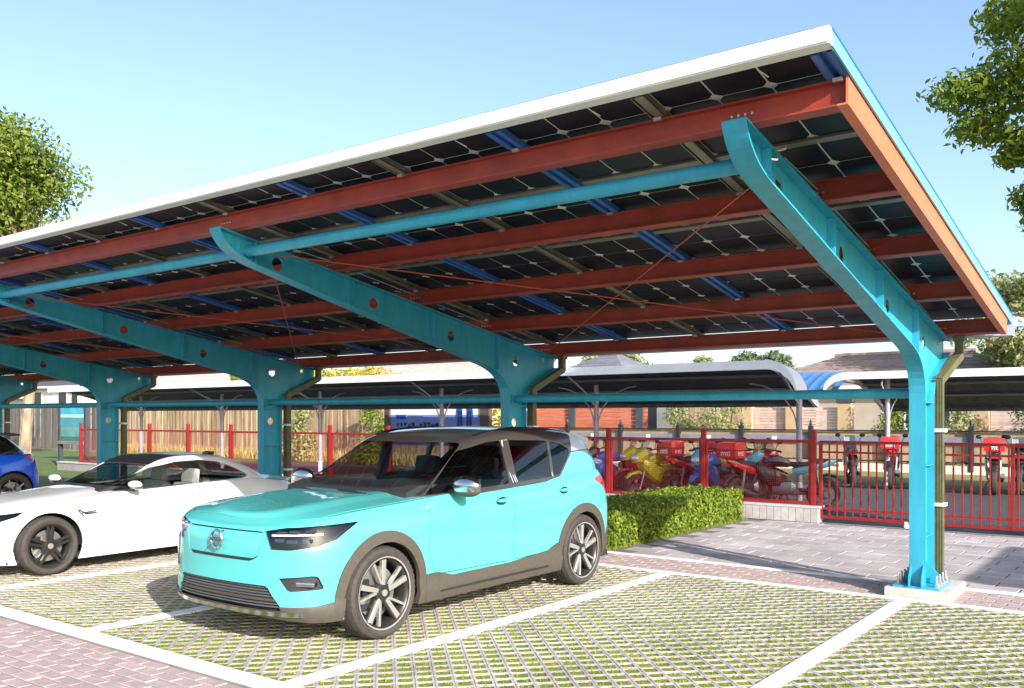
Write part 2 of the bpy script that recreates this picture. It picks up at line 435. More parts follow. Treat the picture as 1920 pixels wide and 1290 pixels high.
# gussets at the foot
guss = []
for (px, py) in ((-.055,-.17),(.055,-.17),(-.055,.17),(.055,.17)):
    s_ = -1 if py < 0 else 1
    guss.append(MB().prism([(py+s_*.014,.107),(py+s_*.10,.107),(py+s_*.10,.18),(py+s_*.014,.30)], 'X', px-.005, px+.005).mesh('gusset'))
for s_ in (-1,1):
    guss.append(MB().prism([(s_*.008,.107),(s_*.16,.107),(s_*.16,.18),(s_*.008,.34)], 'Y', -.006, .006).mesh('gusset'))
base = MB().cbox((0,0,.096), (.40,.50,.02), .004).mesh('base_plate')
bolt = MB().lathe([(.011,0),(.011,.095),(.006,.105),(0,.106)], 8).lathe([(.022,.012),(.022,.034)], 6).lathe([(.028,.001),(.028,.008)], 12).mesh('anchor_bolt')
foot = MB().cbox((.015,.07,.005), (.555,.735,.162), .015).mesh('footing')
wire = MB().tube([(.02,-3.60,3.235),(.02,-2.8,3.14)], .005, 6).tube([(.02,-2.66,3.10),(.02,-1.62,2.93)], .005, 6).tube([(.02,-1.46,2.90),(.02,-.46,2.73)], .005, 6).tube([(.02,-.32,2.70),(.02,.2,2.6)], .005, 6).mesh('cable')
for nm_, me_, mt in [(a,b,cyan) for a,b,c in fl_parts]+[('stiffener',m,cyan) for m in stiff]+[('gusset',q,cyan) for q in guss]+[('base_plate',base,cyan),('anchor_bolt',bolt,galv),('footing',foot,concrete),('cable',wire,trim_cyan)]:
    if not me_.materials or me_.materials[0] is None: me_.materials.clear(); me_.materials.append(mt)
for me_ in [frame_web]: me_.materials.clear(); me_.materials.append(cyan)
for X in COLX:
    fr = thing('cantilever_frame', (X,0,0)); fr.parent = port
    for nm_, me_, c in fl_parts: inst(nm_, me_, fr)
    for m in stiff: inst('stiffener', m, fr)
    [inst('gusset', q, fr) for q in guss]; inst('base_plate', base, fr); inst('footing', foot, fr); inst('cable', wire, fr)
    for s_ in (-1,1):
        for k in range(4): inst('anchor_bolt', bolt, fr, (s_*.165, -.18+.12*k, .105))
# --- purlins: I sections along X
PY = [-4.19,-2.98,-1.78,-.55,.70]
for k, y in enumerate(PY):
    m_ = MB(); w = .038
    m_.sheared(XL, XE, y-w, y+w, ZB, 0, .010).sheared(XL, XE, y-w, y+w, ZB, .130, .140).sheared(XL, XE, y-.005, y+.005, ZB, .010, .130)
    m_.build('purlin', red_steel, port)
    # clip angles and bolts where the purlin crosses each beam
    for X in COLX[:2]:
        for q in range(4): MB().lathe([(.008,-.006),(.008,.006)], 6, 'Y', (X-.06+.04*q, y-.012, ZB(y)+.07)).build('purlin_bolt', galv, port)
# end channel and trims
MB().sheared(XE, XE+.012, -4.235, .745, ZB, -.004, .144).sheared(XE-.045, XE, -4.235, .745, ZB, -.004, .006).build('edge_channel', orange_steel, port)
MB().sheared(XE+.014, XE+.03, -4.54, .93, ZB, .142, .214).build('edge_trim', trim_cyan, port)
MB().sheared(XE-.03, XE+.034, -4.55, .96, ZB, .215, .226).build('edge_cap', trim_blue, port)
gz = ZB(-4.54)
MB().prism([(-4.60,gz+.150),(-4.592,gz+.150),(-4.592,gz+.142),(-4.50,gz+.142),(-4.50,gz+.150),(-4.505,gz+.150),(-4.505,gz+.218),(-4.592,gz+.224),(-4.60,gz+.224)], 'X', XL, XE+.028).build('front_gutter', white_alu, port)
rz_ = ZB(.93)
MB().prism([(.80,rz_+.02),(.94,rz_+.02),(.94,rz_+.20),(.93,rz_+.20),(.93,rz_+.03),(.80,rz_+.03)], 'X', XL, XE+.05).build('rear_gutter', M('grey_gutter', (.42,.45,.55), .45, var=.06), port)
# support rails across the purlins
RS = 1.047; NB = 27
for k in range(NB+1):
    x = .54-RS*k
    if x < XL: break
    m_ = MB(); h0, h1 = .142, .180
    if k % 2 == 0:
        w = .062; yt, yb = -4.49, .88
        m_.sheared(x-w, x+w, yt, yb, ZB, h1-.006, h1)
        for dx in (-.056, -.022, .022, .056): m_.sheared(x+dx-.004, x+dx+.004, yt, yb, ZB, h0, h1-.006)
        m_.sheared(x-.056, x-.022, yt, yb, ZB, h0, h0+.006).sheared(x+.022, x+.056, yt, yb, ZB, h0, h0+.006)
        m_.build('support_rail', blue_rail, port)
    else:
        w = .045; yt, yb = -4.49, .88
        m_.sheared(x-w, x+w, yt, yb, ZB, h1-.006, h1)
        for dx in (-.041, .041): m_.sheared(x+dx-.004, x+dx+.004, yt, yb, ZB, h0, h1-.006)
        m_.sheared(x-.02, x+.045, yt, yb, ZB, h0, h0+.006)
        m_.build('support_rail', grey_rail, port)
    for y in PY:
        if pix((x,y,3))[2] < 16: MB().box((x+.0, y-.05, ZB(y)+.138), (.05,.022,.02)).build('rail_clip', galv, port)
# cross strips under the panel joints
PL = 1.08
for j in range(1, 5):
    y = -4.60+PL*j
    MB().sheared(XL, XE-.05, y-.030, y+.030, ZB, .166, .181).build('joint_strip', grey_rail, port)
# panels with cells
cw, ch = (RS-.09)/3, (PL-.05)/3
def cell_geo(mb, cx, cy, z=0):
    a, b, c = cw/2-.007, ch/2-.0065, .034
    pts = [(-a+c,-b),(a-c,-b),(a,-b+c),(a,b-c),(a-c,b),(-a+c,b),(-a,b-c),(-a,-b+c)]
    f = lambda dz: [(cx+p[0], cy+p[1], z+dz-.1676*(cy+p[1])) for p in pts]
    mb.add(f(-.004)+f(0), [tuple(range(8))[::-1], tuple(range(8,16))]+[(i,(i+1)%8,(i+1)%8+8,i+8) for i in range(8)])
cm_ = MB(); cell_geo(cm_, 0, 0); cell_me = cm_.mesh('solar_cell'); cell_me.materials.append(cell_m)
sh = MB(); zs = lambda y: -.1676*y
sh.sheared(-RS/2+.006, RS/2-.006, -PL/2+.006, PL/2-.006, zs, 0, .012)
sheet_me = sh.mesh('backsheet'); sheet_me.materials.append(sheet_m)
ff = MB()
for (x0,x1,y0,y1) in ((-RS/2+.004,-RS/2+.03,-PL/2+.004,PL/2-.004),(RS/2-.03,RS/2-.004,-PL/2+.004,PL/2-.004),(-RS/2+.031,RS/2-.031,-PL/2+.004,-PL/2+.024),(-RS/2+.031,RS/2-.031,PL/2-.024,PL/2-.004)):
    ff.sheared(x0,x1,y0,y1,zs,-.004,.034)
frame_me = ff.mesh('panel_frame'); frame_me.materials.append(grey_rail)
g9 = MB()
for a in (-1,0,1):
    for b in (-1,0,1): cell_geo(g9, a*cw, b*ch)
g9_me = g9.mesh('solar_cells'); g9_me.materials.append(cell_m)
plist = []
for k in range(NB):
    for j in range(5):
        x, y = .54-RS*(k+.5), -4.60+PL*(j+.5)
        if x-RS/2 < XL: continue
        plist.append((pix((x,y,3))[2], x, y))
plist.sort()
for n, (d, x, y) in enumerate(plist):
    pn = thing('solar_panel', (x, y, ZB(y)+.186)); pn.parent = port
    inst('backsheet', sheet_me, pn); inst('panel_frame', frame_me, pn)
    if n < 33:
        for a in (-1,0,1):
            for b in (-1,0,1): inst('solar_cell', cell_me, pn, (a*cw, b*ch, -.1676*b*ch))
    else: tag(inst('solar_cells', g9_me, pn), kind='stuff')
# tie tubes between frames, brace rods
for i in range(len(COLX)-1):
    a, b = COLX[i], COLX[i+1]
    for (y, z) in ((-4.0,3.115),(.0,1.868)):
        m_ = MB().tube([(a-.008,y,z),(b+.008,y,z)], .047, 16)
        for x, s_ in ((a,-1),(b,1)): m_.box((x+s_*.012,y,z), (.012,.13,.13))
        m_.build('tie_tube', cyan, port, smooth=True)
    for (y0,y1) in ((-3.72,.55),(.55,-3.72)):
        m_ = MB().tube([(a-.03,y0,ZB(y0)-.06),(b+.03,y1,ZB(y1)-.06)], .006, 6); m_.build('brace_rod', rod_m, port)
        for t in (.5,): pass
for k in range(24):      # thin hanger wires below the gutter
    x = .30-RS*.5*k*2-.15
    if x < -18: break
    y = -4.45; MB().tube([(x,y,ZB(y)+.20),(x+.06,y+.10,ZB(y)+.150)], .004, 5).build('hanger_wire', white_alu, port)
# downpipes
def dp(X):
    dpn = thing('downpipe', (X,0,0)); dpn.parent = port
    def ribbed(p0, p1, w, d):
        m_ = MB(); a, b = Vector(p0), Vector(p1); t = (b-a); L_ = t.length; t.normalize()
        u = Vector((1,0,0)); v = t.cross(u).normalized()
        prof = []; n = 7
        for i in range(n+1):
            f = -w/2+w*i/n; prof += [(f-.0001, -d/2), (f, -d/2-.004)] if i % 2 else [(f-.0001,-d/2-.004),(f,-d/2)]
        for i in range(n+1):
            f = w/2-w*i/n; prof += [(f+.0001, d/2), (f, d/2+.004)] if i % 2 else [(f+.0001,d/2+.004),(f,d/2)]
        m_.loft([[a+u*p[0]+v*p[1] for p in prof], [b+u*p[0]+v*p[1] for p in prof]])
        return m_
    px, py = .085, .262
    ribbed((px,py,.14),(px,py,2.0), .088, .075).build('pipe', pipe_m, dpn, world=False)
    ribbed((px,py,1.985),(.16,.83,2.26), .080, .066).build('pipe', pipe_m, dpn, world=False)
    ribbed((.16,.83,2.245),(.16,.83,2.43), .074, .066).build('pipe', pipe_m, dpn, world=False)
    f = MB(); rings = []
    for z, w in ((2.40,.05),(2.44,.055),(2.475,.075),(2.485,.08)): rings.append([(.16-w,.83-w,z),(.16+w,.83-w,z),(.16+w,.83+w,z),(.16-w,.83+w,z)])
    f.loft(rings); f.build('funnel', pipe_m, dpn, world=False)
    for z in (.82, 1.52):
        MB().bb(px-.068,px+.068,py-.058,py+.058,z-.016,z+.016).bb(-.06,px-.069,py-.09,py-.05,z-.012,z+.012).build('pipe_clamp', M('white_clamp', (.8,.78,.74), .5, var=.04), dpn, world=False)
    return dpn
d0 = dp(0)
for X in COLX[1:]:
    c = copy_tree(d0, port); c.location = (X,0,0)
# conduit and bolts on the near frame tip
MB().tube([(.012,-3.90,3.20),(.05,-3.84,3.215),(.10,-3.80,3.235)], .012, 6).tube([(.012,-3.86,3.17),(.06,-3.82,3.165)], .010, 6).build('fixing_bolt', galv, port)
# ================================================================ CARS
def catmull(pts, n):
    """resample an open polyline of 2D/3D points as a smooth curve with n points (centripetal-ish, by arc length)"""
    P = np.array(pts, float); P = np.vstack([2*P[0]-P[1], P, 2*P[-1]-P[-2]]); out = []
    for i in range(1, len(P)-2):
        p0,p1,p2,p3 = P[i-1],P[i],P[i+1],P[i+2]
        d1 = max(np.linalg.norm(p2-p1),1e-6); d0 = max(np.linalg.norm(p1-p0),1e-6); d2 = max(np.linalg.norm(p3-p2),1e-6)
        m1 = d1*((p1-p0)/d0*.5+(p2-p1)/d1*.5); m2 = d1*((p2-p1)/d1*.5+(p3-p2)/d2*.5)
        for t in np.linspace(0,1,16,endpoint=False):
            out.append((2*t**3-3*t**2+1)*p1+(t**3-2*t**2+t)*m1+(-2*t**3+3*t**2)*p2+(t**3-t**2)*m2)
    out.append(P[-2]); out = np.array(out)
    s = np.concatenate([[0], np.cumsum(np.linalg.norm(np.diff(out,axis=0),axis=1))])
    q = np.linspace(0, s[-1], n)
    return np.stack([np.interp(q, s, out[:,k]) for k in range(out.shape[1])], 1)
def crv(pts):
    """smooth scalar function through (t, value) pairs"""
    P = sorted(pts); xs = np.array([p[0] for p in P]); ys = np.array([p[1] for p in P])
    d = np.diff(ys)/np.diff(xs); m = np.zeros(len(xs)); m[0] = d[0]; m[-1] = d[-1]
    for i in range(1, len(xs)-1): m[i] = 0 if d[i-1]*d[i] <= 0 else 2*d[i-1]*d[i]/(d[i-1]+d[i])
    def f(x):
        x = np.clip(x, xs[0], xs[-1]); i = np.clip(np.searchsorted(xs, x)-1, 0, len(xs)-2)
        h = xs[i+1]-xs[i]; t = (x-xs[i])/h
        return (2*t**3-3*t**2+1)*ys[i]+(t**3-2*t**2+t)*h*m[i]+(-2*t**3+3*t**2)*ys[i+1]+(t**3-t**2)*h*m[i+1]
    return f
class Surf:
    """a closed-ring surface: rings stacked from the bottom up and closed over the top; gives shells at any offset"""
    def __init__(s, rings):
        s.nr = len(rings); s.n = len(rings[0]); s.P = np.array([p for r in rings for p in r], float)
        fs = []
        for i in range(s.nr-1):
            for k in range(s.n):
                fs.append((i*s.n+k, i*s.n+(k+1)%s.n, (i+1)*s.n+(k+1)%s.n, (i+1)*s.n+k))
        s.F = np.array(fs)
        N = np.zeros_like(s.P)
        a = s.P[s.F[:,2]]-s.P[s.F[:,0]]; b = s.P[s.F[:,3]]-s.P[s.F[:,1]]; fn = np.cross(a, b)
        for k in range(4): np.add.at(N, s.F[:,k], fn)
        # the last ring is folded flat on the centre line: share normals across it
        L = (s.nr-1)*s.n
        for k in range(s.n):
            j = (-k) % s.n
            if k < j:
                v = N[L+k]+N[L+j]; N[L+k] = v; N[L+j] = v
        ln = np.linalg.norm(N,axis=1); ln[ln < 1e-12] = 1; s.N = N/ln[:,None]
    def shell(s, o, i):
        """closed shell between offsets o (outer) and i (inner); last ring is welded across the centre line"""
        n, nr = s.n, s.nr; A = s.P+s.N*o; B = s.P+s.N*i; K = len(A)
        L = (nr-1)*n; remap = np.arange(K)
        for k in range(n):
            j = (-k) % n
            if j < k: remap[L+k] = L+j
        V = np.vstack([A,B]); F = []
        for f in s.F:
            g = [remap[q] for q in f]; h = []
            for q in g:
                if q not in h: h.append(q)
            if len(h) < 3: continue
            F.append(tuple(h)); F.append(tuple(q+K for q in h[::-1]))
        for k in range(n): F.append(((k+1)%n, k, k+K, (k+1)%n+K))
        me = bpy.data.meshes.new('shell'); me.from_pydata([tuple(v) for v in V], [], F)
        bm = bmesh.new(); bm.from_mesh(me)
        bmesh.ops.remove_doubles(bm, verts=bm.verts, dist=1e-6)
        loose = [v for v in bm.verts if not v.link_faces]; bmesh.ops.delete(bm, geom=loose, context='VERTS')
        bmesh.ops.recalc_face_normals(bm, faces=bm.faces[:])
        if bm.calc_volume(signed=True) < 0: bmesh.ops.reverse_faces(bm, faces=bm.faces[:])
        bm.to_mesh(me); bm.free(); return me
def side(poly, x0=-2, x1=2): return MB().prism(poly, 'X', x0, x1).mesh('c')
def front(poly, y0, y1): return MB().prism(poly, 'Y', y0, y1).mesh('c')
def joinm(*mbs):
    m = MB()
    for q in mbs: m.add(q.v, q.f)
    return m.mesh('c')
def dirprism(pts, d, near, far):
    """polygon of 3D points extruded along horizontal direction d"""
    d = Vector(d).normalized(); pts = [Vector(p) for p in pts]
    c = sum(pts, Vector())/len(pts); flat = [p-d*(p-c).dot(d) for p in pts]
    n = Vector()
    for i in range(len(flat)): n += (flat[i]-c).cross(flat[(i+1)%len(flat)]-c)
    if n.dot(d) < 0: flat = flat[::-1]
    k = len(flat); m = MB()
    m.add([p+d*near for p in flat]+[p+d*far for p in flat], [tuple(range(k))[::-1], tuple(range(k,2*k))]+[(i,(i+1)%k,(i+1)%k+k,i+k) for i in range(k)])
    return m
def rpoly(pts, r=.03, n=4):
    """round the corners of a polygon"""
    out = []; N = len(pts)
    for i in range(N):
        p = Vector(pts[i]); a = Vector(pts[i-1]); b = Vector(pts[(i+1)%N])
        rr = min(r, (a-p).length*.45, (b-p).length*.45)
        s0 = p+(a-p).normalized()*rr; s1 = p+(b-p).normalized()*rr
        for k in range(n+1):
            t = k/n; q = s0*(1-t)**2+p*2*t*(1-t)+s1*t*t; out.append((q.x,q.y))
    return out
def inset(pts, d):
    """shift polygon edges inwards by d (simple polygons)"""
    N = len(pts); P = [Vector(p) for p in pts]
    ar = sum(P[i].x*P[(i+1)%N].y-P[(i+1)%N].x*P[i].y for i in range(N)); sg = 1 if ar > 0 else -1; out = []
    for i in range(N):
        a = (P[i]-P[i-1]).normalized(); b = (P[(i+1)%N]-P[i]).normalized()
        na = Vector((-a.y,a.x))*sg; nb = Vector((-b.y,b.x))*sg; m = na+nb
        if m.length < 1e-4: m = na
        m.normalize(); k = d/max(m.dot(na), .4); out.append(tuple(P[i]+m*k))
    return out
def split_x(me):
    """two meshes: the +x and the -x half of a mesh whose pieces lie on either side"""
    res = []
    for sgn in (1,-1):
        bm = bmesh.new(); bm.from_mesh(me)
        kill = [f for f in bm.faces if f.calc_center_median().x*sgn < 0]
        bmesh.ops.delete(bm, geom=kill, context='FACES'); m2 = bpy.data.meshes.new('half'); bm.to_mesh(m2); bm.free()
        res.append(m2)
    return res
def carpart(name, me, mat, parent, sharp=30):
    me.materials.clear(); me.materials.append(mat)
    me.polygons.foreach_set('material_index', [0]*len(me.polygons))
    return link(name, me, mat, parent, True, sharp)

def cutseq(me, cutters):
    """cut one after another; a cut that makes the exact solver collapse is retried with the cutter nudged"""
    def vol(m):
        bm = bmesh.new(); bm.from_mesh(m); v = bm.calc_volume(signed=True); bm.free(); return v
    v0 = vol(me)
    for c in cutters:
        for t in range(6):
            r = boolean(me.copy(), [c]); v = vol(r)
            if v > v0*.45 and v < v0*1.01: me, v0 = r, v; break
            for q in c.vertices: q.co += Vector((.0011*(t+1)*(-1)**t, .0013*(t+1), .0009*(t+1)))
    return me
rubber = M('tyre_rubber', (.045,.038,.034), .8, var=.15, vs=30, bump=.2, bs=200)
rim_dark = M('dark_rim', (.05,.047,.043), .35, metal=.6, var=.1)
rim_bright = M('machined_rim', (.56,.54,.52), .3, metal=.7, var=.04)
blackp = M('black_plastic', (.02,.02,.02), .5, var=.1, vs=20)
clad = M('taupe_cladding', (.070,.060,.048), .55, var=.08, vs=30, bump=.1, bs=300)
gloss_black = M('gloss_black', (.012,.012,.013), .12, var=0, coat=1)
chrome = M('satin_chrome', (.62,.62,.65), .15, metal=1, var=.03)
glass_dark = glassmat('tinted_glass', (.66,.68,.69), .5)
glass_mid = glassmat('car_glass', (.72,.76,.77), .3)
lens = glassmat('lamp_lens', (.95,.96,.97), .4)
interior = M('interior_dark', (.02,.02,.022), .7, var=.1)
disc_m = M('brake_disc', (.55,.54,.52), .35, metal=.9, var=.05)
led = M('lamp_reflector', (.85,.86,.90), .12, metal=.6, var=.02)
tail_red = M('tail_lamp_red', (.55,.02,.03), .15, var=.05, coat=1)

def make_wheel(parent, c, r, w, rr, style, sgn):
    """wheel at c, axle along x, outer face towards sgn"""
    wh = thing('wheel', c); wh.parent = parent; wh.location = Vector(c)
    t = MB(); h = w/2; s_ = sgn
    prof = [(rr-.006,-h*.80),(rr+.01,-h*.95),(rr+(r-rr)*.5,-h*1.04),(r-.03,-h*.98),(r-.010,-h*.86),(r-.002,-h*.66),(r,-h*.40),(r-.008,-h*.38),(r-.008,-h*.30),(r,-h*.28),(r+.001,-h*.06),(r-.008,-h*.04),(r-.008,h*.04),(r+.001,h*.06),(r,h*.28),(r-.008,h*.30),(r-.008,h*.38),(r,h*.40),(r-.002,h*.66),(r-.010,h*.86),(r-.03,h*.98),(r-.05,h*1.01),(rr+(r-rr)*.5,h*1.05),(rr+(r-rr)*.46,h*1.03),(rr+.012,h*.97),(rr-.006,h*.80)]
    prof = [(a, b*s_) for a, b in prof]
    def jag(i, k):
        return -.006 if (i in (4,5,18,19) and k % 2) else 0
    t.lathe(prof, 96, 'X', (0,0,0), closed=False, jag=jag, cap=False)
    ty = t.build('tyre', rubber, wh, True, world=False, sharp=25)
    rm = MB(); o = h*.86*s_
    rm.lathe([(rr+.004,-h*.8*s_),(rr-.012,-h*.7*s_),(rr-.03,-h*.3*s_),(rr-.028,h*.55*s_),(rr-.012,h*.78*s_),(rr+.006,h*.90*s_),(rr+.006,h*.97*s_),(rr-.010,h*.93*s_)], 64, 'X', cap=False)
    if style == 'suv':
        rm.lathe([(.075,o-.05*s_),(.075,o-.012*s_),(.055,o-.004*s_),(.03,o),(0,o)], 24, 'X')
    else:
        rm.lathe([(.08,o-.06*s_),(.08,o-.02*s_),(.06,o-.012*s_),(.035,o-.008*s_),(0,o-.006*s_)], 24, 'X')
    rm.build('rim', rim_dark, wh, True, world=False)
    sp = MB(); spf = MB()
    def arm(mb, a0, a1, r0, r1, w0, w1, x0, x1, th, mi=0):
        """tapered spoke from polar (r0,a0) to (r1,a1)"""
        p0 = Vector((math.cos(a0)*r0, math.sin(a0)*r0)); p1 = Vector((math.cos(a1)*r1, math.sin(a1)*r1))
        d = (p1-p0).normalized(); n = Vector((-d.y,d.x)); rings = []
        for p, w_, x in ((p0,w0,x0),(p1,w1,x1)):
            q0, q1 = p+n*w_, p-n*w_; e0, e1 = p+n*w_*.8, p-n*w_*.8
            ring = [((x-th)*s_,q0.x,q0.y),((x-th)*s_,q1.x,q1.y),((x-.003)*s_,q1.x,q1.y),(x*s_,e1.x,e1.y),(x*s_,e0.x,e0.y),((x-.003)*s_,q0.x,q0.y)]
            rings.append(ring if s_ > 0 else ring[::-1])
        mb.loft(rings)
    oo = abs(o)
    if style == 'suv':
        for k in range(5):
            a = 2*math.pi*k/5+.35
            arm(spf, a-.10, a-.03, .05, rr-.018, .016, .022, oo-.006, oo+.004, .03)
            arm(spf, a+.16, a+.40, .055, rr-.018, .009, .011, oo-.010, oo+.002, .03)
            arm(sp, a-.42, a-.12, .06, rr-.02, .012, .012, oo-.028, oo-.012, .03)
            sp.lathe([(.008,(oo-.012)*s_),(.008,(oo-.002)*s_)], 6, 'X', (0,math.cos(a+.63)*.05,math.sin(a+.63)*.05))
        spf.lathe([(rr+.002,(h*.90)*s_),(rr+.007,(h*.975)*s_),(rr-.004,(h*.955)*s_)], 64, 'X', cap=False)
        spf.lathe([(.026,oo*s_),(.026,(oo+.008)*s_),(0,(oo+.009)*s_)], 16, 'X')
    elif style == 'coupe':
        for k in range(5):
            a = 2*math.pi*k/5+.31
            for e in (-1,1): arm(sp, a+e*.30, a+e*.12, .06, rr-.015, .016, .015, oo-.006, oo+.002, .03)
            sp.lathe([(.009,(oo-.012)*s_),(.009,(oo-.004)*s_)], 6, 'X', (0,math.cos(a+.63)*.052,math.sin(a+.63)*.052))
        spf.lathe([(.030,oo*s_),(.028,(oo+.004)*s_),(0,(oo+.006)*s_)], 16, 'X')
    else:
        for k in range(10):
            a = 2*math.pi*k/10
            arm(spf if k % 2 else sp, a-.12, a+.05, .05, rr-.015, .012, .012, oo-.01, oo+.002, .02)
        spf.lathe([(.030,oo*s_),(.028,(oo+.004)*s_),(0,(oo+.006)*s_)], 16, 'X')
    if sp.v: sp.build('spokes', rim_dark, wh, False, world=False)
    if spf.v: spf.build('spoke_face', rim_bright, wh, False, world=False)
    MB().lathe([(.05,-.01*s_),(rr*.72,-.008*s_),(rr*.72,.010*s_),(.05,.012*s_)], 40, 'X', (0,0,0), closed=True).build('brake_disc', disc_m, wh, True, world=False)
    MB().cbox((.02*s_,-rr*.52,rr*.18), (.06,.07,.13), .015).build('brake_caliper', rim_dark, wh, True, world=False)
    return wh

class Car:
    """lower body and greenhouse as stacked plan outlines; local axes: -y is forward, z up, origin on the ground under the middle of the wheelbase"""
    def __init__(s, name, loc, label, p):
        s.root = thing(name, loc, label, 'car', p.get('group')); s.p = p; W = p['W']
        half = catmull(p['plan'], 61)                        # from front centre round to rear centre, x>=0
        ring = [(x,y) for x,y in half]+[(-x,y) for x,y in half[-2:0:-1]]
        yf, yr = half[0][1], half[-1][1]
        zt, zb, wx, df, dr = crv(p['ztop']), crv(p['zbot']), crv(p['wx']), crv(p['df']), crv(p['dr'])
        fw_ = lambda y: np.clip(1-(y-yf)/p.get('fblend',.75), 0, 1)**1.3
        rw_ = lambda y: np.clip(1-(yr-y)/p.get('rblend',.7), 0, 1)**1.3
        lv = list(np.linspace(0,.86,15))+[.90,.935,.96,.978,.99,1.0]; rings = []
        s.lat = crv(p['crown'])
        for q in lv:
            rg = []
            for x, y in ring:
                y2 = y+df(q)*fw_(y)-dr(q)*rw_(y); rg.append((x*wx(q), y2, zb(y)+(zt(y)-zb(y))*q))
            rings.append(rg)
        K = 13; cr = crv(p['crownh'])
        for k in range(1, K+1):
            f = 1-k/K; rg = []
            for x, y in ring:
                y2 = y+df(1)*fw_(y)-dr(1)*rw_(y); y2 += (1-f)*.10*((yf+yr)/2-y2); y4 = y+(1-f)*.10*((yf+yr)/2-y)
                rg.append((x*wx(1)*f, y2, zt(y4)+cr(y4)*s.lat(f)))
            rings.append(rg)
        s.body = Surf(rings)
        # greenhouse
        gh = p['gh']; rings = []; fy, ry, gw, gx = crv(gh['front']), crv(gh['rear']), crv(gh['w']), crv(gh['roof'])
        ne = gh.get('n', 3.4); N = 96
        lv = list(np.linspace(0,.82,11))+[.87,.91,.945,.97,.988,1.0]
        zb0 = gh['zb']
        zbf = crv(zb0) if isinstance(zb0, list) else (lambda y: zb0)
        def outline(q):
            a, b, w_ = fy(q), ry(q), gw(q); L_ = (b-a)/2; cy = (a+b)/2; o = []
            for k in range(N):
                t = 2*math.pi*k/N
                cx_, sy_ = math.sin(t), -math.cos(t)
                x = w_*math.copysign(abs(cx_)**(2/ne), cx_); y = cy+L_*math.copysign(abs(sy_)**(2/gh.get('ny',5.0)), sy_)
                # plan taper of the cabin towards the rear and front
                x *= 1-gh.get('taper',.0)*max(0,(y-cy)/L_)**2-gh.get('tapf',.0)*max(0,-(y-cy)/L_)**2
                o.append((x,y))
            return o
        for q in lv:
            rg = []
            for x, y in outline(q):
                zz = zbf(y); rg.append((x,y,zz+(gx(y)-zz)*q))
            rings.append(rg)
        o1 = outline(1.0)
        for k in range(1, 10):
            f = 1-k/9
            yc = (fy(1.0)+ry(1.0))/2; pl = lambda y: y+(1-f)*.10*(yc-y)
            rings.append([(x*f, pl(y), gx(pl(y))+gh.get('crown',.03)*(1-f*f)) for x,y in o1])
        s.gh = Surf(rings)
# ---------------------------------------------------------------- turquoise SUV
def arc(cx, cz, r, a0, a1, n=20): return [(cx+r*math.cos(R(a0+(a1-a0)*i/n)), cz+r*math.sin(R(a0+(a1-a0)*i/n))) for i in range(n+1)]
teal = M('turquoise_paint', (.085,.47,.455), .22, var=.02, vs=1.5, coat=1)
WB = 2.73; ya, yb = -WB/2, WB/2
YF, YR = -2.19, 2.13
suv = Car('suv', (-3.64,-2.875,0), 'turquoise compact SUV with black roof and taupe wheel arches parked nearest the camera', dict(W=.90,
    plan=[(0,YF),(.30,YF+.012),(.55,YF+.055),(.74,YF+.15),(.845,YF+.33),(.885,YF+.62),(.892,-.9),(.882,-.2),(.885,.6),(.895,1.15),(.885,1.6),(.845,1.88),(.74,2.03),(.5,2.105),(.25,2.125),(0,YR)],
    ztop=[(-2.2,.872),(-2.0,.918),(-1.6,.96),(-1.0,.995),(-.6,1.02),(0,1.045),(1.0,1.085),(1.6,1.11),(2.2,1.10)],
    zbot=[(-2.2,.25),(-1.9,.21),(-1.0,.20),(1.2,.20),(1.9,.25),(2.2,.30)],
    wx=[(0,.955),(.12,.984),(.20,.972),(.30,.984),(.45,.992),(.62,1.0),(.78,.992),(.88,.975),(.94,.955),(.97,.94),(1,.92)],
    df=[(0,.06),(.1,.015),(.22,0),(.5,.012),(.75,.02),(.9,.038),(.97,.062),(1,.10)],
    dr=[(0,.10),(.12,.02),(.3,.0),(.5,.01),(.7,.05),(.85,.10),(1,.16)],
    crownh=[(-2.2,.035),(-1.9,.05),(-1.4,.055),(-.6,.04),(2.2,.03)], crown=[(0,.92),(.30,.95),(.50,1.02),(.58,.98),(.68,.62),(.85,.30),(1,0)],
    gh=dict(front=[(0,-1.12),(.3,-.84),(.6,-.55),(.85,-.31),(.95,-.19),(1,-.06)], rear=[(0,2.06),(.4,2.02),(.7,1.94),(.9,1.84),(1,1.72)], w=[(0,.845),(.3,.81),(.6,.77),(.85,.73),(.95,.695),(1,.63)],
        roof=[(-1.15,1.40),(-.3,1.445),(.0,1.485),(.3,1.52),(.7,1.535),(1.2,1.515),(1.6,1.475),(1.9,1.43),(2.1,1.41)], zb=[(-1,.97),(0,1.01),(1,1.05),(2.2,1.07)], n=5.5, ny=7, crown=.025, taper=.07, tapf=.03)))
rt = suv.root; B, G = suv.body, suv.gh
zc = .345; RA = .385
archcut = joinm(*[MB().lathe([(RA,-1.2),(RA,1.2)], 40, 'X', (0,y,zc)) for y in (ya,yb)])
cabin = MB().bb(-.74,.74,-.62,1.85,.45,1.6).mesh('c')
def sidez(y): return 1.045+.04*y
fd = rpoly([(-.80,.40),(.20,.385),(.235,.60),(.235,1.3),(-.52,1.3),(-.86,.98),(-.90,.62)], .06)
rd_ = rpoly([(.25,.385),(.90,.40),(1.0,.60),(1.22,.82),(1.26,1.3),(.25,1.3)], .06)
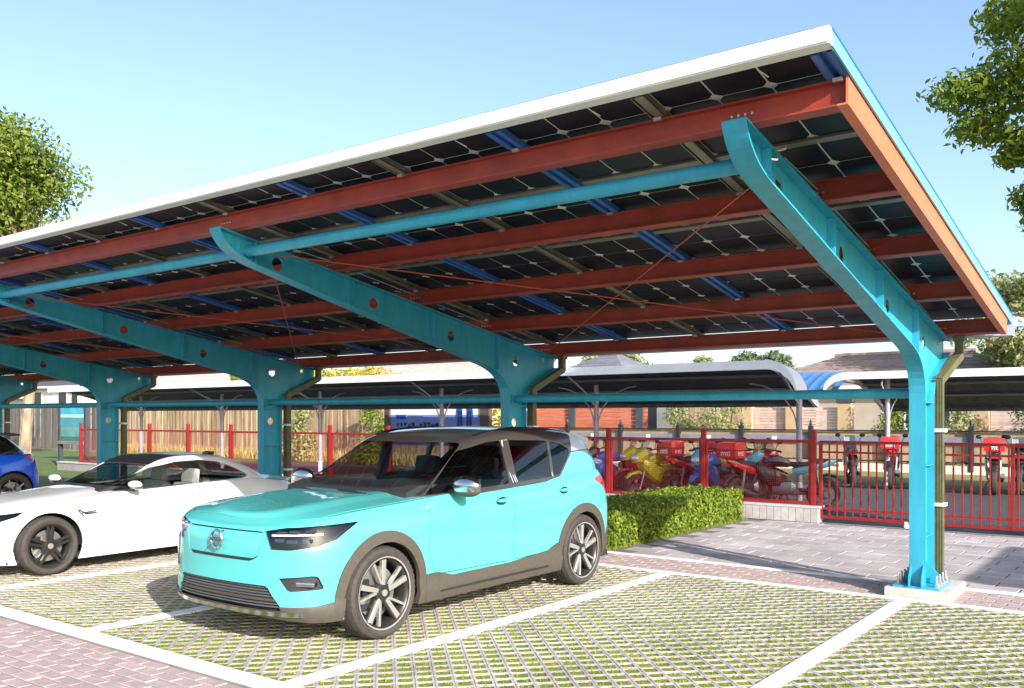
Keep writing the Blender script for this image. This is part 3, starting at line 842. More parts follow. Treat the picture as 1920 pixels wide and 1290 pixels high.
# front face outlines (x,z)
grille = rpoly([(-.43,.84),(.43,.84),(.445,.80),(.41,.665),(.35,.635),(-.35,.635),(-.41,.665),(-.445,.80)], .02)
low_in = rpoly([(-.50,.47),(.50,.47),(.62,.30),(-.62,.30)], .03)
fog = [rpoly([(s_*.57,.525),(s_*.80,.545),(s_*.82,.445),(s_*.64,.435)], .02) for s_ in (1,-1)]
HLd = Vector((.55,-.83,0))
hl3 = [Vector((.455,-2.13,.845)),(.62,-2.08,.872),(.80,-1.95,.885),(.905,-1.68,.895),(.87,-1.84,.785),(.80,-1.95,.745),(.66,-2.06,.720),(.515,-2.12,.720)]
hl3 = [Vector(p) for p in hl3]
hlR = dirprism(hl3, HLd, -.25, .6); hlL = dirprism([Vector((-p.x,p.y,p.z)) for p in hl3], Vector((-HLd.x,HLd.y,0)), -.25, .6)
tl = rpoly([(2.20,1.07),(1.66,1.05),(1.60,1.02),(1.78,.94),(1.84,.86),(2.20,.86)], .03)
tl_u = rpoly([(2.2,1.4),(1.93,1.34),(1.965,1.07),(2.2,1.07)], .01)
hood = [(-.60,-1.985),(0,-2.04),(.60,-1.985),(.74,-1.86),(.785,-1.5),(.79,-.78),(-.79,-.78),(-.785,-1.5),(-.74,-1.86)]
sh = B.shell(0, -.022)
under = side([(ya+.30,.05),(yb-.30,.05),(yb-.30,.34),(ya+.30,.34)])
body_cut = cutseq(sh, [front(grille,-3,-1.8), front(low_in,-3,-1.7), front(fog[0],-3,-1.7), front(fog[1],-3,-1.7), MB().prism(hood,'Z',.72,1.4).mesh('c'), hlR.mesh('c'), hlL.mesh('c'), archcut, cabin, side(tl), under, side(fd), side(rd_)])
carpart('body', body_cut, teal, rt)
carpart('bonnet', boolean(B.shell(0,-.02), [MB().prism(inset(hood,.008),'Z',.72,1.4).mesh('c')], 'INTERSECT'), teal, rt)
for nm, poly in (('front_door', fd), ('rear_door', rd_)):
    me = boolean(boolean(B.shell(0,-.02), [side(inset(poly,.006))], 'INTERSECT'), [archcut, cabin.copy()])
    for k, hm_ in enumerate(split_x(me)):
        d_ = carpart(nm, hm_, teal, rt); sg = 1 if k == 0 else -1
        hy, hz = ((.055,.925),(1.02,.955))[nm == 'rear_door']
        hb = MB().sphere((sg*.893,hy,hz), (.014,.082,.017), 16, 8); hb.build('handle', teal, d_, True, world=False)
        MB().sphere((sg*.886,hy,hz-.003), (.010,.070,.034), 16, 8).build('handle_recess', gloss_black, d_, True, world=False)
for i_, (gp) in enumerate((inset(grille,.010),)):
    me = boolean(B.shell(-.004,-.018), [front(gp,-3,-1.8)], 'INTERSECT'); carpart('grille_panel', me, teal, rt)
carpart('grille_slot', boolean(B.shell(.0025,-.012), [front([(-.37,.652),(.37,.652),(.335,.632),(-.335,.632)],-3,-1.8)], 'INTERSECT'), blackp, rt)
# dark inner skin so that the gaps read black
me = cutseq(B.shell(-.026,-.034), [hlR.mesh('c'), hlL.mesh('c'), archcut, cabin.copy()]); carpart('inner_skin', me, interior, rt)
# arch trims and sills
for y in (ya, yb):
    outer = [(y-.455,.19)]+arc(y, zc+.01, .452, 180, 0, 28)+[(y+.455,.19)]
    inner_ = [(y+RA-.008,.19)]+arc(y, zc, RA-.008, 0, 180, 28)+[(y-RA+.008,.19)]
    me = boolean(B.shell(.011,-.024), [side(outer+inner_)], 'INTERSECT')
    for hm_ in split_x(me): carpart('wheel_arch_trim', hm_, clad, rt)
sill = rpoly([(ya+.452,.18),(yb-.452,.18),(yb-.452,.47),(yb-.60,.41),(.2,.372),(ya+.78,.372),(ya+.60,.42),(ya+.452,.42)], .02)
me = boolean(B.shell(.013,-.012), [side(sill)], 'INTERSECT')
for k, hm_ in enumerate(split_x(me)):
    s_ = carpart('sill_trim', hm_, clad, rt); sg = 1 if k == 0 else -1
    MB().box((sg*.887,.0,.268), (.012,1.5,.012)).build('sill_groove', blackp, s_, world=False)
fb = [(-3,.18),(YF+.42,.18),(YF+.46,.36),(YF+.25,.33),(-3,.315)]
me = boolean(B.shell(.012,-.02), [side(fb), front(rpoly([(-.60,.34),(.60,.34),(.66,.27),(-.66,.27)],.02),-3,-1.9)], 'INTERSECT') if False else boolean(boolean(B.shell(.012,-.02), [side(fb)], 'INTERSECT'), [front(low_in,-3,-1.7)])
carpart('front_skirt', me, clad, rt)
me = boolean(B.shell(.012,-.02), [side([(1.84,.2),(3,.2),(3,.52),(1.90,.50),(1.82,.42)])], 'INTERSECT'); carpart('rear_skirt', me, clad, rt)
MB().loft([[(x,y,z) for (x,y,z) in ((a,YF+.03+abs(a)**3*.32,.255),(a,YF+.012+abs(a)**3*.32,.29),(a,YF+.05+abs(a)**3*.32,.30),(a,YF+.07+abs(a)**3*.32,.26))] for a in np.linspace(-.74,.74,17)]).build('skid_strip', chrome, rt, True, world=False)
# lower grille slats
lg = thing('lower_grille', (0,0,0)); lg.parent = rt
me = boolean(B.shell(-.05,-.06), [front([(-.66,.49),(.66,.49),(.70,.28),(-.70,.28)],-3,-1.7)], 'INTERSECT'); carpart('grille_back', me, blackp, lg)
bow = lambda a: YF+.03+abs(a)**3*.30
for z in (.325,.345,.395,.415,.435,.455):
    w = .60-(z-.3)*.55
    MB().loft([[(a,bow(a)-.004,z-.004),(a,bow(a)+.02,z-.004),(a,bow(a)+.02,z+.004),(a,bow(a)-.004,z+.004)] for a in np.linspace(-w,w,13)]).build('slat', M('grille_slat', (.16,.16,.17), .3, metal=.5, var=.05), lg, world=False)
MB().loft([[(a,bow(a)-.008,.362),(a,bow(a)+.03,.362),(a,bow(a)+.03,.380),(a,bow(a)-.012,.380)] for a in np.linspace(-.585,.585,13)]).build('grille_bar', clad, lg, world=False)
for a in (-.42,-.28,-.14,0,.14,.28,.42): MB().box((a,bow(a)+.006,.388), (.006,.012,.14)).build('slat', blackp, lg, world=False)
# fog pockets
for s_, poly in zip((1,-1), fog):
    me = boolean(B.shell(-.045,-.055), [front([(p[0]*1.0,p[1]) for p in inset(poly,-.02)],-3,-1.7)], 'INTERSECT'); fp = carpart('fog_lamp', me, clad, rt)
    MB().cbox((s_*.74,-1.99,.485), (.14,.06,.03), .01, rot=s_*.42).build('lamp_bar', chrome, fp, world=False)
# emblem
em = thing('emblem', (0,YF-.008,.765)); em.parent = rt
MB().tube([(math.cos(a)*.062,0,math.sin(a)*.062) for a in np.linspace(0,2*math.pi,33)[:-1]], .010, 8, closed=True).build('emblem_ring', chrome, em, True, world=False)
MB().box((0,-.004,0), (.118,.012,.026)).build('emblem_bar', M('emblem_dark', (.05,.06,.09), .3, var=0), em, world=False)
MB().tube([(-.12,.006,-.075),(-.045,-.002,-.03)], .005, 6).tube([(.045,-.002,.045),(.085,.0,.066)], .006, 6).build('emblem_arrow', chrome, em, world=False)
def text(name, s_, size, mat, parent, loc, rot, ext=.001, align='CENTER'):
    c = bpy.data.curves.new(name, 'FONT'); c.body = s_; c.size = size; c.extrude = ext; c.align_x = align; c.align_y = 'CENTER'
    o = bpy.data.objects.new('tmp_text', c); COL.objects.link(o)
    me = bpy.data.meshes.new_from_object(o.evaluated_get(bpy.context.evaluated_depsgraph_get())); bpy.data.objects.remove(o)
    me.materials.clear(); me.materials.append(mat)
    t = bpy.data.objects.new(name, me); COL.objects.link(t); t.parent = parent; t.location = loc; t.rotation_euler = rot
    return t
text('emblem_letters', 'VOLVO', .030, chrome, em, (0,-.011,0), (R(90),0,0))
# headlamps
for s_, hp in ((1,hlR),(-1,hlL)):
    me = boolean(B.shell(-.001,-.006), [hp.mesh('c')], 'INTERSECT'); hl_ = carpart('headlamp', me, lens, rt, 60)
    me = boolean(B.shell(-.035,-.045), [hp.mesh('c')], 'INTERSECT'); carpart('lamp_housing', me, M('lamp_housing_grey', (.50,.50,.53), .35, metal=.1, var=.1), hl_)
    ang = s_*.50
    for (t, z, w_, hh) in ((.10,.845,.045,.018),(.20,.852,.045,.020),(.30,.856,.045,.020),(.08,.79,.045,.026),(.18,.785,.05,.028),(.28,.79,.05,.028)):
        bx = .48+t*.93; by = -2.115+t*.32+max(0,t-.2)*.35
        MB().cbox((s_*bx,by+.020,z-.008), (w_*1.6,.03,hh), .006, rot=ang).build('led_block', M('led_block_dark', (.05,.05,.055), .2, metal=.3, var=0), hl_, world=False)
    MB().loft([[(s_*x,y+.018,z-.008),(s_*x,y+.05,z-.008),(s_*x,y+.05,z+.005),(s_*x,y+.018,z+.005)][::s_] for (x,y,z) in ((.50,-2.115,.818),(.62,-2.075,.822),(.74,-1.995,.826),(.80,-1.94,.83))]).build('light_bar', M('running_light', (.9,.9,.92), .3, var=0), hl_, world=False)
# tail lamps
me = boolean(B.shell(.004,-.02), [side(inset(tl,.002))], 'INTERSECT')
for hm_ in split_x(boolean(me, [MB().bb(-.42,.42,1,3,.5,1.5).mesh('c')])): carpart('tail_lamp', hm_, tail_red, rt)
# greenhouse: glazing, pillars, roof
w1 = rpoly([(-.80,1.022),(.225,1.06),(.225,1.435),(.06,1.43),(-.27,1.355)], .03)
w2 = rpoly([(.335,1.066),(.885,1.085),(.925,1.422),(.335,1.44)], .02)
w3 = rpoly([(.925,1.088),(1.02,1.095),(1.275,1.295),(1.28,1.335),(1.16,1.385),(.965,1.418)], .03)
wsh = rpoly([(-.755,1.01),(.755,1.01),(.60,1.425),(-.60,1.425)], .05)
rsh = rpoly([(-.58,1.12),(.58,1.12),(.50,1.40),(-.50,1.40)], .05)
quarter = [(.96,.9),(1.035,1.08),(1.315,1.30),(2.4,1.325),(2.4,.9)]
gsh = G.shell(0,-.03)
gcut = boolean(gsh, [side(w1), side(w2), side(w3), front(wsh,-3,-.10), front(rsh,1.60,3), side(tl_u)])
spx = [(1.33,1.315),(2.4,1.335),(2.4,1.7),(1.46,1.7)]
carpart('spoiler_flank', boolean(gcut.copy(), [side(spx)], 'INTERSECT'), M('spoiler_paint', (.45,.52,.62), .25, var=.02, coat=.6), rt)
carpart('roof_and_pillars', boolean(gcut.copy(), [side(quarter), side(inset(spx,-.001))]), M('dark_bronze_paint', (.045,.038,.034), .28, var=.03, coat=.8), rt)
carpart('rear_quarter', boolean(gcut, [side(quarter)], 'INTERSECT'), teal, rt)
carpart('headlining', boolean(G.shell(-.033,-.040), [side(w1), side(w2), side(w3), front(wsh,-3,-.10), front(rsh,1.60,3)]), interior, rt)
for nm, poly in (('front_window', w1),('rear_window', w2),('quarter_window', w3)):
    for hm_ in split_x(boolean(G.shell(-.006,-.011), [side(inset(poly,-.004))], 'INTERSECT')): carpart(nm, hm_, glass_dark, rt, 60)
carpart('windscreen', boolean(G.shell(-.004,-.010), [front(inset(wsh,-.004),-3,-.10)], 'INTERSECT'), glassmat('windscreen_glass', (.90,.92,.93), .3), rt, 60)
carpart('tailgate_window', boolean(G.shell(-.004,-.010), [front(inset(rsh,-.004),1.60,3)], 'INTERSECT'), glass_dark, rt, 60)
for hm_ in split_x(boolean(G.shell(.004,-.02), [side(inset(tl_u,.002))], 'INTERSECT')): carpart('tail_lamp', hm_, tail_red, rt)
# bright strips between the side windows, rails, spoiler, wipers, mirrors
def gw_at(y, z): # half width of greenhouse near (y,z)
    P = G.P[:17*96]; d = (P[:,1]-y)**2+(P[:,2]-z)**2+(P[:,0] < 0)*9; return float(P[np.argmin(d),0])
for sg in (1,-1):
    for (ya_, za_, yb_, zb_) in ((.262,1.066,.24,1.44),(.30,1.067,.285,1.442),(.325,1.068,.315,1.445),(.905,1.088,.945,1.425)):
        MB().tube([(sg*(gw_at(ya_,za_)+.003),ya_,za_),(sg*(gw_at((ya_+yb_)/2,(za_+zb_)/2)+.003),(ya_+yb_)/2,(za_+zb_)/2),(sg*(gw_at(yb_,zb_)+.003),yb_,zb_)], .005, 6).build('window_strip', chrome, rt, world=False)
    pts = [(.0,1.478),(.15,1.505),(.5,1.535),(1.0,1.53),(1.4,1.50),(1.5,1.485)]
    MB().tube([(sg*(.60-.04*max(0,y-.8)),y,z+.006) for y,z in pts], .012, 8).build('roof_rail', gloss_black, rt, True, world=False)
    mr = thing('door_mirror', (sg*.96,-.56,1.095)); mr.parent = rt
    MB().sphere((sg*.03,0,.0), (.142,.070,.082), 20, 12).build('mirror_cap', chrome, mr, True, world=False)
    MB().sphere((sg*.03,.012,-.036), (.134,.070,.058), 20, 12).build('mirror_housing', clad, mr, True, world=False)
    MB().cbox((-sg*.09,.02,-.055), (.14,.05,.03), .01).build('mirror_arm', blackp, mr, True, world=False)
    MB().cbox((sg*.03,.058,.0), (.19,.012,.10), .005).build('mirror_glass', chrome, mr, world=False)
spo = MB(); rings = []
for x in np.linspace(-.63,.63,15):
    k = abs(x)/.63; y1 = 1.93-.12*k**3; z1 = 1.428-.02*k**2
    rings.append([(x,1.44+.05*k,1.508-.02*k),(x,1.62,1.502-.025*k),(x,y1+.03,z1+.02),(x,y1+.042,z1-.015),(x,y1-.03,z1-.07),(x,1.55,1.34)])
spo.loft(rings); spo.build('roof_spoiler', M('spoiler_paint', (.45,.52,.62), .25, var=.02, coat=.6), rt, True, world=False)
for (x0,x1,dz) in ((-.10,-.62,0),(.50,.0,.004)):
    MB().tube([(x0,-1.14,1.03),(x0+(x1-x0)*.5,-1.09,1.045+dz),(x1,-1.03,1.045)], .008, 6).build('wiper', blackp, rt, world=False)
MB().loft([[(x,-1.19+.16*(x/.75)**2,1.012-.012*(x/.75)**2),(x,-1.04+.16*(x/.75)**2,1.024-.012*(x/.75)**2),(x,-1.04+.16*(x/.75)**2,.99),(x,-1.19+.16*(x/.75)**2,.98)] for x in np.linspace(-.72,.72,11)]).build('cowl', blackp, rt, True, world=False)
# interior
def seat(parent, x, y, m, h=.0, sc=1):
    st = thing('seat', (x,y,.40+h)); st.parent = parent
    MB().cbox((0,0,.0), (.46,.48,.16), .06).build('seat_base', m, st, True, world=False)
    MB().cbox((0,.27,.33), (.46,.14,.58), .06, rot=Matrix.Rotation(R(-14),3,'X')).build('seat_back', m, st, True, world=False)
    MB().cbox((0,.37,.70), (.26,.10,.18), .04, rot=Matrix.Rotation(R(-8),3,'X')).build('headrest', m, st, True, world=False)
for x in (-.36,.36): seat(rt, x, .10, interior, .08)
MB().cbox((0,1.15,.62), (1.2,.5,.3), .08).cbox((0,1.40,.92), (1.2,.14,.5), .06).build('rear_bench', interior, rt, True, world=False)
MB().prism([(-.985,.93),(-.965,1.050),(-.80,1.098),(-.50,1.095),(-.44,1.03),(-.46,.80)], 'X', -.71, .71).build('dashboard', interior, rt, True, world=False)
MB().tube([(.36+math.cos(a)*.18,-.27+math.sin(a)*.05,.93+math.sin(a)*.16) for a in np.linspace(0,2*math.pi,25)[:-1]], .015, 8, closed=True).build('steering_wheel', interior, rt, True, world=False)
for sg in (1,-1): MB().bb(sg*.735,sg*.742,-.70,1.86,.42,1.10).build('door_lining', interior, rt, world=False)
MB().bb(-.735,.735,-.66,-.625,.42,1.04).build('bulkhead', interior, rt, world=False)
MB().bb(-.80,.80,-1.9,1.95,.22,.27).build('floor_pan', interior, rt, world=False)
for y in (ya, yb):
    for sg in (1,-1):
        make_wheel(rt, (sg*.775, y, .345), .345, .225, .264, 'suv', sg)
        MB().lathe([(.40,-.15),(.40,.15)], 30, 'X', (sg*.66,y,zc)).build('wheel_liner', interior, rt, world=False) if False else None
        lin = MB(); n_ = 20
        lin.loft([[(sg*.50,)+p for p in arc(y,zc,.398,-8,188,n_)],[(sg*.83,)+p for p in arc(y,zc,.398,-8,188,n_)]], closed=False); lin.build('wheel_liner', interior, rt, world=False)
        MB().bb(sg*.48,sg*.50,y-.40,y+.40,.2,.75).build('liner_wall', interior, rt, world=False)
# ---------------------------------------------------------------- white coupe
whitep = M('white_car_paint', (.80,.80,.79), .25, var=.01, coat=1)
cream = M('cream_leather', (.78,.70,.62), .6, var=.06, vs=20)
cp = Car('coupe', (-8.30,-3.086,0), 'low white two-door coupe with black roof and dark wheels beside the turquoise SUV', dict(W=.86,
    plan=[(0,-2.02),(.30,-2.0),(.55,-1.93),(.72,-1.79),(.80,-1.6),(.845,-1.3),(.85,-.8),(.835,-.1),(.84,.6),(.86,1.2),(.845,1.6),(.80,1.85),(.66,2.02),(.4,2.10),(.2,2.12),(0,2.125)],
    ztop=[(-2.1,.60),(-1.85,.645),(-1.5,.70),(-1.1,.745),(-.6,.80),(0,.825),(.6,.85),(1.2,.865),(1.6,.835),(2.0,.79),(2.2,.77)],
    zbot=[(-2.1,.17),(-1.6,.14),(1.5,.14),(2.2,.25)],
    wx=[(0,.96),(.12,.972),(.3,.985),(.5,.992),(.68,1.0),(.8,.99),(.88,.972),(.94,.945),(.97,.925),(1,.90)],
    df=[(0,.05),(.15,.0),(.5,.0),(.8,.03),(.95,.09),(1,.14)], dr=[(0,.10),(.2,.02),(.5,.0),(.8,.0),(.95,.02),(1,.05)],
    crownh=[(-2.1,.04),(-1.4,.06),(-.6,.05),(2.2,.03)], crown=[(0,1.0),(.4,.95),(.6,.78),(.78,.40),(.9,.2),(1,0)],
    gh=dict(front=[(0,-.74),(.4,-.42),(.8,-.08),(.95,.08),(1,.18)], rear=[(0,1.82),(.4,1.62),(.7,1.42),(.9,1.2),(1,1.02)], w=[(0,.775),(.3,.735),(.6,.68),(.85,.62),(.95,.58),(1,.52)],
        roof=[(-.75,1.06),(-.2,1.10),(.1,1.145),(.4,1.175),(.7,1.18),(1.1,1.145),(1.5,1.07),(1.9,.96)], zb=[(-.8,.76),(1,.80),(2,.79)], n=6.5, ny=9, crown=.02, taper=.12, tapf=.02)))
ct = cp.root; B, G = cp.body, cp.gh
wa, wb_ = -1.30, 1.30; zc = .305; RA = .345
archcut = joinm(*[MB().lathe([(RA,-1.2),(RA,1.2)], 40, 'X', (0,y,zc)) for y in (wa,wb_)])
cabin = MB().bb(-.66,.66,-.52,1.35,.35,1.3).mesh('c')
dr = rpoly([(-.62,.24),(.50,.24),(.60,.45),(.56,1.0),(-.50,1.0),(-.68,.72),(-.66,.45)], .06)
gill = rpoly([(-1.02,.66),(-.93,.60),(-.80,.605),(-.80,.62),(-.93,.62),(-.98,.655)], .004) 
hlp = [Vector(p) for p in ((.42,-2.02,.62),(.70,-1.86,.645),(.82,-1.60,.675),(.80,-1.66,.625),(.70,-1.84,.56),(.46,-2.0,.54))]
hR = dirprism(hlp, Vector((.65,-.76,0)), -.2, .5); hL = dirprism([Vector((-p.x,p.y,p.z)) for p in hlp], Vector((-.65,-.76,0)), -.2, .5)
kid = [rpoly([(s_*.04,.56),(s_*.24,.56),(s_*.22,.40),(s_*.06,.40)], .02) for s_ in (1,-1)]
me = cutseq(B.shell(0,-.02), [front(kid[0],-3,-1.6), front(kid[1],-3,-1.6), hR.mesh('c'), hL.mesh('c'), archcut, cabin, side(dr), side(gill)])
carpart('body', me, whitep, ct)
me = boolean(boolean(B.shell(0,-.02), [side(inset(dr,.003))], 'INTERSECT'), [cabin.copy()])
for k, hm_ in enumerate(split_x(me)):
    sg = 1 if k == 0 else -1; d_ = carpart('door', hm_, whitep, ct)
    MB().sphere((sg*.846,.36,.742), (.012,.085,.014), 14, 8).build('handle', whitep, d_, True, world=False)
    MB().cbox((sg*.845,.45,.735), (.01,.012,.012), .003).build('lock', rim_dark, d_, world=False)
carpart('inner_skin', cutseq(B.shell(-.024,-.032), [hR.mesh('c'), hL.mesh('c'), archcut, cabin.copy()]), interior, ct)
for s_, hp in ((1,hR),(-1,hL)):
    h_ = carpart('headlamp', boolean(B.shell(-.001,-.006), [hp.mesh('c')], 'INTERSECT'), lens, ct, 60)
    carpart('lamp_housing', boolean(B.shell(-.045,-.055), [hp.mesh('c')], 'INTERSECT'), led, h_)
    for (x,y,z) in ((.52,-1.95,.585),(.66,-1.85,.595)): MB().lathe([(.045,-.02),(.04,.02),(.02,.03)], 16, 'Y', (s_*x,y,z)).build('lamp_ring', gloss_black, h_, True, world=False)
for k in kid: carpart('kidney_grille', boolean(B.shell(-.03,-.04), [front(inset(k,-.01),-3,-1.6)], 'INTERSECT'), gloss_black, ct)
MB().tube([(.862,-1.03,.672),(.866,-1.0,.625),(.866,-.955,.585)], .006, 6).tube([(.868,-.985,.628),(.870,-.83,.640)], .006, 6).build('side_gill', gloss_black, ct, world=False)
dlo = rpoly([(-.63,.80),(.60,.848),(1.14,.870),(1.27,.90),(1.22,.94),(1.05,1.025),(.85,1.095),(.60,1.125),(.28,1.115),(-.02,1.06)], .02)
wF = rpoly([(-.60,.812),(.575,.858),(.575,1.108),(.28,1.10),(-.01,1.048)], .02)
wR = rpoly([(.665,.862),(1.12,.882),(1.235,.908),(1.03,1.012),(.85,1.075),(.665,1.10)], .02)
wsh = rpoly([(-.60,.80),(.60,.80),(.475,1.10),(-.475,1.10)], .05)
rsh = rpoly([(-.55,.86),(.55,.86),(.46,1.10),(-.46,1.10)], .04)
roofp = MB().prism([(-.50,.0),(.50,.0),(.515,.5),(.47,1.28),(-.47,1.28),(-.515,.5)], 'Z', 1.05, 1.5).mesh('c')
me = boolean(G.shell(0,-.03), [side(dlo), front(wsh,-3,.10), front(rsh,1.02,3)])
carpart('roof_and_pillars', me, whitep, ct)
tr = boolean(boolean(G.shell(.003,-.012), [side(inset(dlo,.002))], 'INTERSECT'), [side(wF), side(wR)])
for hm_ in split_x(tr): carpart('window_trim', hm_, M('dark_trim', (.06,.05,.045), .35, var=.05), ct)
carpart('roof_panel', boolean(G.shell(.004,-.004), [roofp], 'INTERSECT'), M('carbon_roof', (.02,.02,.022), .3, var=.1, vs=60, coat=.3), ct)
for nm, poly in (('door_window', wF),('quarter_window', wR)):
    for hm_ in split_x(boolean(G.shell(-.004,-.008), [side(inset(poly,-.004))], 'INTERSECT')): carpart(nm, hm_, glass_mid, ct, 60)
carpart('windscreen', boolean(G.shell(-.004,-.009), [front(inset(wsh,-.004),-3,.10)], 'INTERSECT'), glass_mid, ct, 60)
carpart('rear_window', boolean(G.shell(-.004,-.009), [front(inset(rsh,-.004),1.02,3)], 'INTERSECT'), glass_dark, ct, 60)
MB().cbox((.30,.95,1.19), (.06,.14,.045), .015).build('antenna_fin', gloss_black, ct, True, world=False)
MB().loft([[(x,1.95-.1*(x/.7)**2,.815),(x,2.06-.12*(x/.7)**2,.845),(x,2.08-.12*(x/.7)**2,.835),(x,2.0-.1*(x/.7)**2,.80)] for x in np.linspace(-.68,.68,11)]).build('boot_spoiler', whitep, ct, True, world=False)
for sg in (1,-1):
    mr = thing('door_mirror', (sg*.90,-.40,.885)); mr.parent = ct
    MB().sphere((sg*.0,0,.008), (.125,.05,.046), 18, 10).build('mirror_cap', whitep, mr, True, world=False)
    MB().sphere((sg*.0,.008,-.016), (.118,.05,.034), 18, 10).build('mirror_housing', gloss_black, mr, True, world=False)
    MB().cbox((-sg*.09,-.01,-.055), (.16,.035,.022), .008).build('mirror_arm', blackp, mr, True, world=False)
for x in (-.34,.34): seat(ct, x, .30, cream, -.18)
MB().cbox((0,.98,.50), (1.1,.4,.22), .08).cbox((0,1.18,.66), (1.1,.14,.36), .06).build('rear_bench', cream, ct, True, world=False)
MB().prism([(-.68,.74),(-.66,.828),(-.5,.868),(-.32,.86),(-.28,.80),(-.30,.6)], 'X', -.62, .62).build('dashboard', interior, ct, True, world=False)
MB().tube([(.34+math.cos(a)*.17,-.18+math.sin(a)*.05,.74+math.sin(a)*.15) for a in np.linspace(0,2*math.pi,25)[:-1]], .014, 8, closed=True).build('steering_wheel', interior, ct, True, world=False)
MB().bb(-.74,.74,-1.7,1.8,.15,.19).build('floor_pan', interior, ct, world=False)
for y in (wa, wb_):
    for sg in (1,-1):
        make_wheel(ct, (sg*.745, y, .305), .305, .205, .225, 'coupe', sg)
        MB().loft([[(sg*.48,)+p for p in arc(y,zc,.352,-5,185,20)],[(sg*.79,)+p for p in arc(y,zc,.352,-5,185,20)]], closed=False).build('wheel_liner', interior, ct, world=False)
        MB().bb(sg*.46,sg*.48,y-.36,y+.36,.15,.66).build('liner_wall', interior, ct, world=False)

# ---------------------------------------------------------------- blue hatchback (only its tail is in frame)
bluep = M('blue_car_paint', (.01,.10,.75), .25, var=.02, coat=1)
hb = Car('hatchback', (-15.36,-2.87,0), 'bright blue hatchback cut off by the left edge of the frame', dict(W=.88,
    plan=[(0,-2.1),(.35,-2.07),(.6,-1.98),(.76,-1.8),(.84,-1.5),(.87,-1.0),(.865,0),(.88,1.0),(.875,1.4),(.83,1.65),(.72,1.80),(.45,1.88),(.2,1.90),(0,1.905)],
    ztop=[(-2.1,.66),(-1.6,.78),(-.8,.88),(0,.93),(1.0,.97),(1.9,.99)], zbot=[(-2.1,.2),(-1.5,.17),(1.4,.17),(1.9,.25)],
    wx=[(0,.96),(.15,.975),(.35,.985),(.6,1.0),(.8,.985),(.9,.965),(.97,.94),(1,.91)],
    df=[(0,.05),(.2,0),(.8,.03),(1,.15)], dr=[(0,.08),(.2,.0),(.55,.02),(.8,.07),(1,.13)],
    crownh=[(-2.1,.05),(2,.03)], crown=[(0,1.0),(.5,.85),(.8,.45),(1,0)],
    gh=dict(front=[(0,-.95),(.5,-.5),(.9,-.1),(1,.1)], rear=[(0,1.80),(.5,1.62),(.85,1.42),(1,1.22)], w=[(0,.80),(.4,.76),(.8,.68),(.95,.62),(1,.55)],
        roof=[(-1,1.15),(0,1.33),(.6,1.37),(1.1,1.35),(1.5,1.28),(1.8,1.2)], zb=.90, n=4.5, ny=6, crown=.02, taper=.08)))
ht = hb.root; B, G = hb.body, hb.gh; zc = .33; RA = .37
archcut = joinm(*[MB().lathe([(RA,-1.2),(RA,1.2)], 40, 'X', (0,y,zc)) for y in (-1.3,1.3)])
hatch_tl = rpoly([(2.2,.97),(1.52,.965),(1.50,.93),(1.66,.86),(1.76,.80),(2.2,.80)], .03)
carpart('body', boolean(B.shell(0,-.02), [archcut, side(hatch_tl)]), bluep, ht)
for hm_ in split_x(boolean(boolean(B.shell(.004,-.02), [side(inset(hatch_tl,.003))], 'INTERSECT'), [MB().bb(-.45,.45,1,3,.5,1.5).mesh('c')])): carpart('tail_lamp', hm_, tail_red, ht)
carpart('inner_skin', boolean(B.shell(-.024,-.032), [archcut]), interior, ht)
sw1 = rpoly([(-.60,.955),(.25,.97),(.25,1.28),(0,1.26),(-.3,1.17)], .03); sw2 = rpoly([(.32,.97),(.85,.99),(1.15,1.10),(.95,1.25),(.32,1.29)], .03)
rw = rpoly([(-.52,1.0),(.52,1.0),(.44,1.26),(-.44,1.26)], .04); fw2 = rpoly([(-.66,.94),(.66,.94),(.55,1.26),(-.55,1.26)], .04)
carpart('roof_and_pillars', boolean(G.shell(0,-.03), [side(sw1), side(sw2), front(rw,1.2,3), front(fw2,-3,.0)]), gloss_black, ht)
for nm, cut in (('front_window', side(inset(sw1,-.004))),('rear_side_window', side(inset(sw2,-.004)))):
    for hm_ in split_x(boolean(G.shell(-.004,-.009), [cut], 'INTERSECT')): carpart(nm, hm_, glass_dark, ht, 60)
carpart('tailgate_window', boolean(G.shell(-.004,-.009), [front(inset(rw,-.004),1.2,3)], 'INTERSECT'), glass_dark, ht, 60)
carpart('windscreen', boolean(G.shell(-.004,-.009), [front(inset(fw2,-.004),-3,.0)], 'INTERSECT'), glass_dark, ht, 60)
MB().loft([[(x,1.10,1.365),(x,1.45-.05*(x/.6)**2,1.36),(x,1.62-.08*(x/.6)**2,1.33),(x,1.60-.08*(x/.6)**2,1.305),(x,1.35,1.30)] for x in np.linspace(-.58,.58,11)]).build('roof_spoiler', gloss_black, ht, True, world=False)
MB().loft([[(x,1.86-.25*abs(x/.85)**4,.26),(x,1.92-.25*abs(x/.85)**4,.28),(x,1.925-.25*abs(x/.85)**4,.36),(x,1.87-.25*abs(x/.85)**4,.38)] for x in np.linspace(-.8,.8,15)]).build('rear_diffuser', blackp, ht, True, world=False)
for y in (-1.3,1.3):
    for sg in (1,-1):
        w_ = make_wheel(ht, (sg*.765,y,.33), .33, .21, .235, 'hatch', sg)
        MB().loft([[(sg*.5,)+p for p in arc(y,zc,.376,-5,185,20)],[(sg*.81,)+p for p in arc(y,zc,.376,-5,185,20)]], closed=False).build('wheel_liner', interior, ht, world=False)
        MB().bb(sg*.48,sg*.5,y-.38,y+.38,.18,.7).build('liner_wall', interior, ht, world=False)
# ================================================================ FENCE, GATE, HEDGE, SHELTERS
fence_red = M('red_fence_paint', (.27,.015,.015), .4, var=.08, vs=6)
FY = 5.12
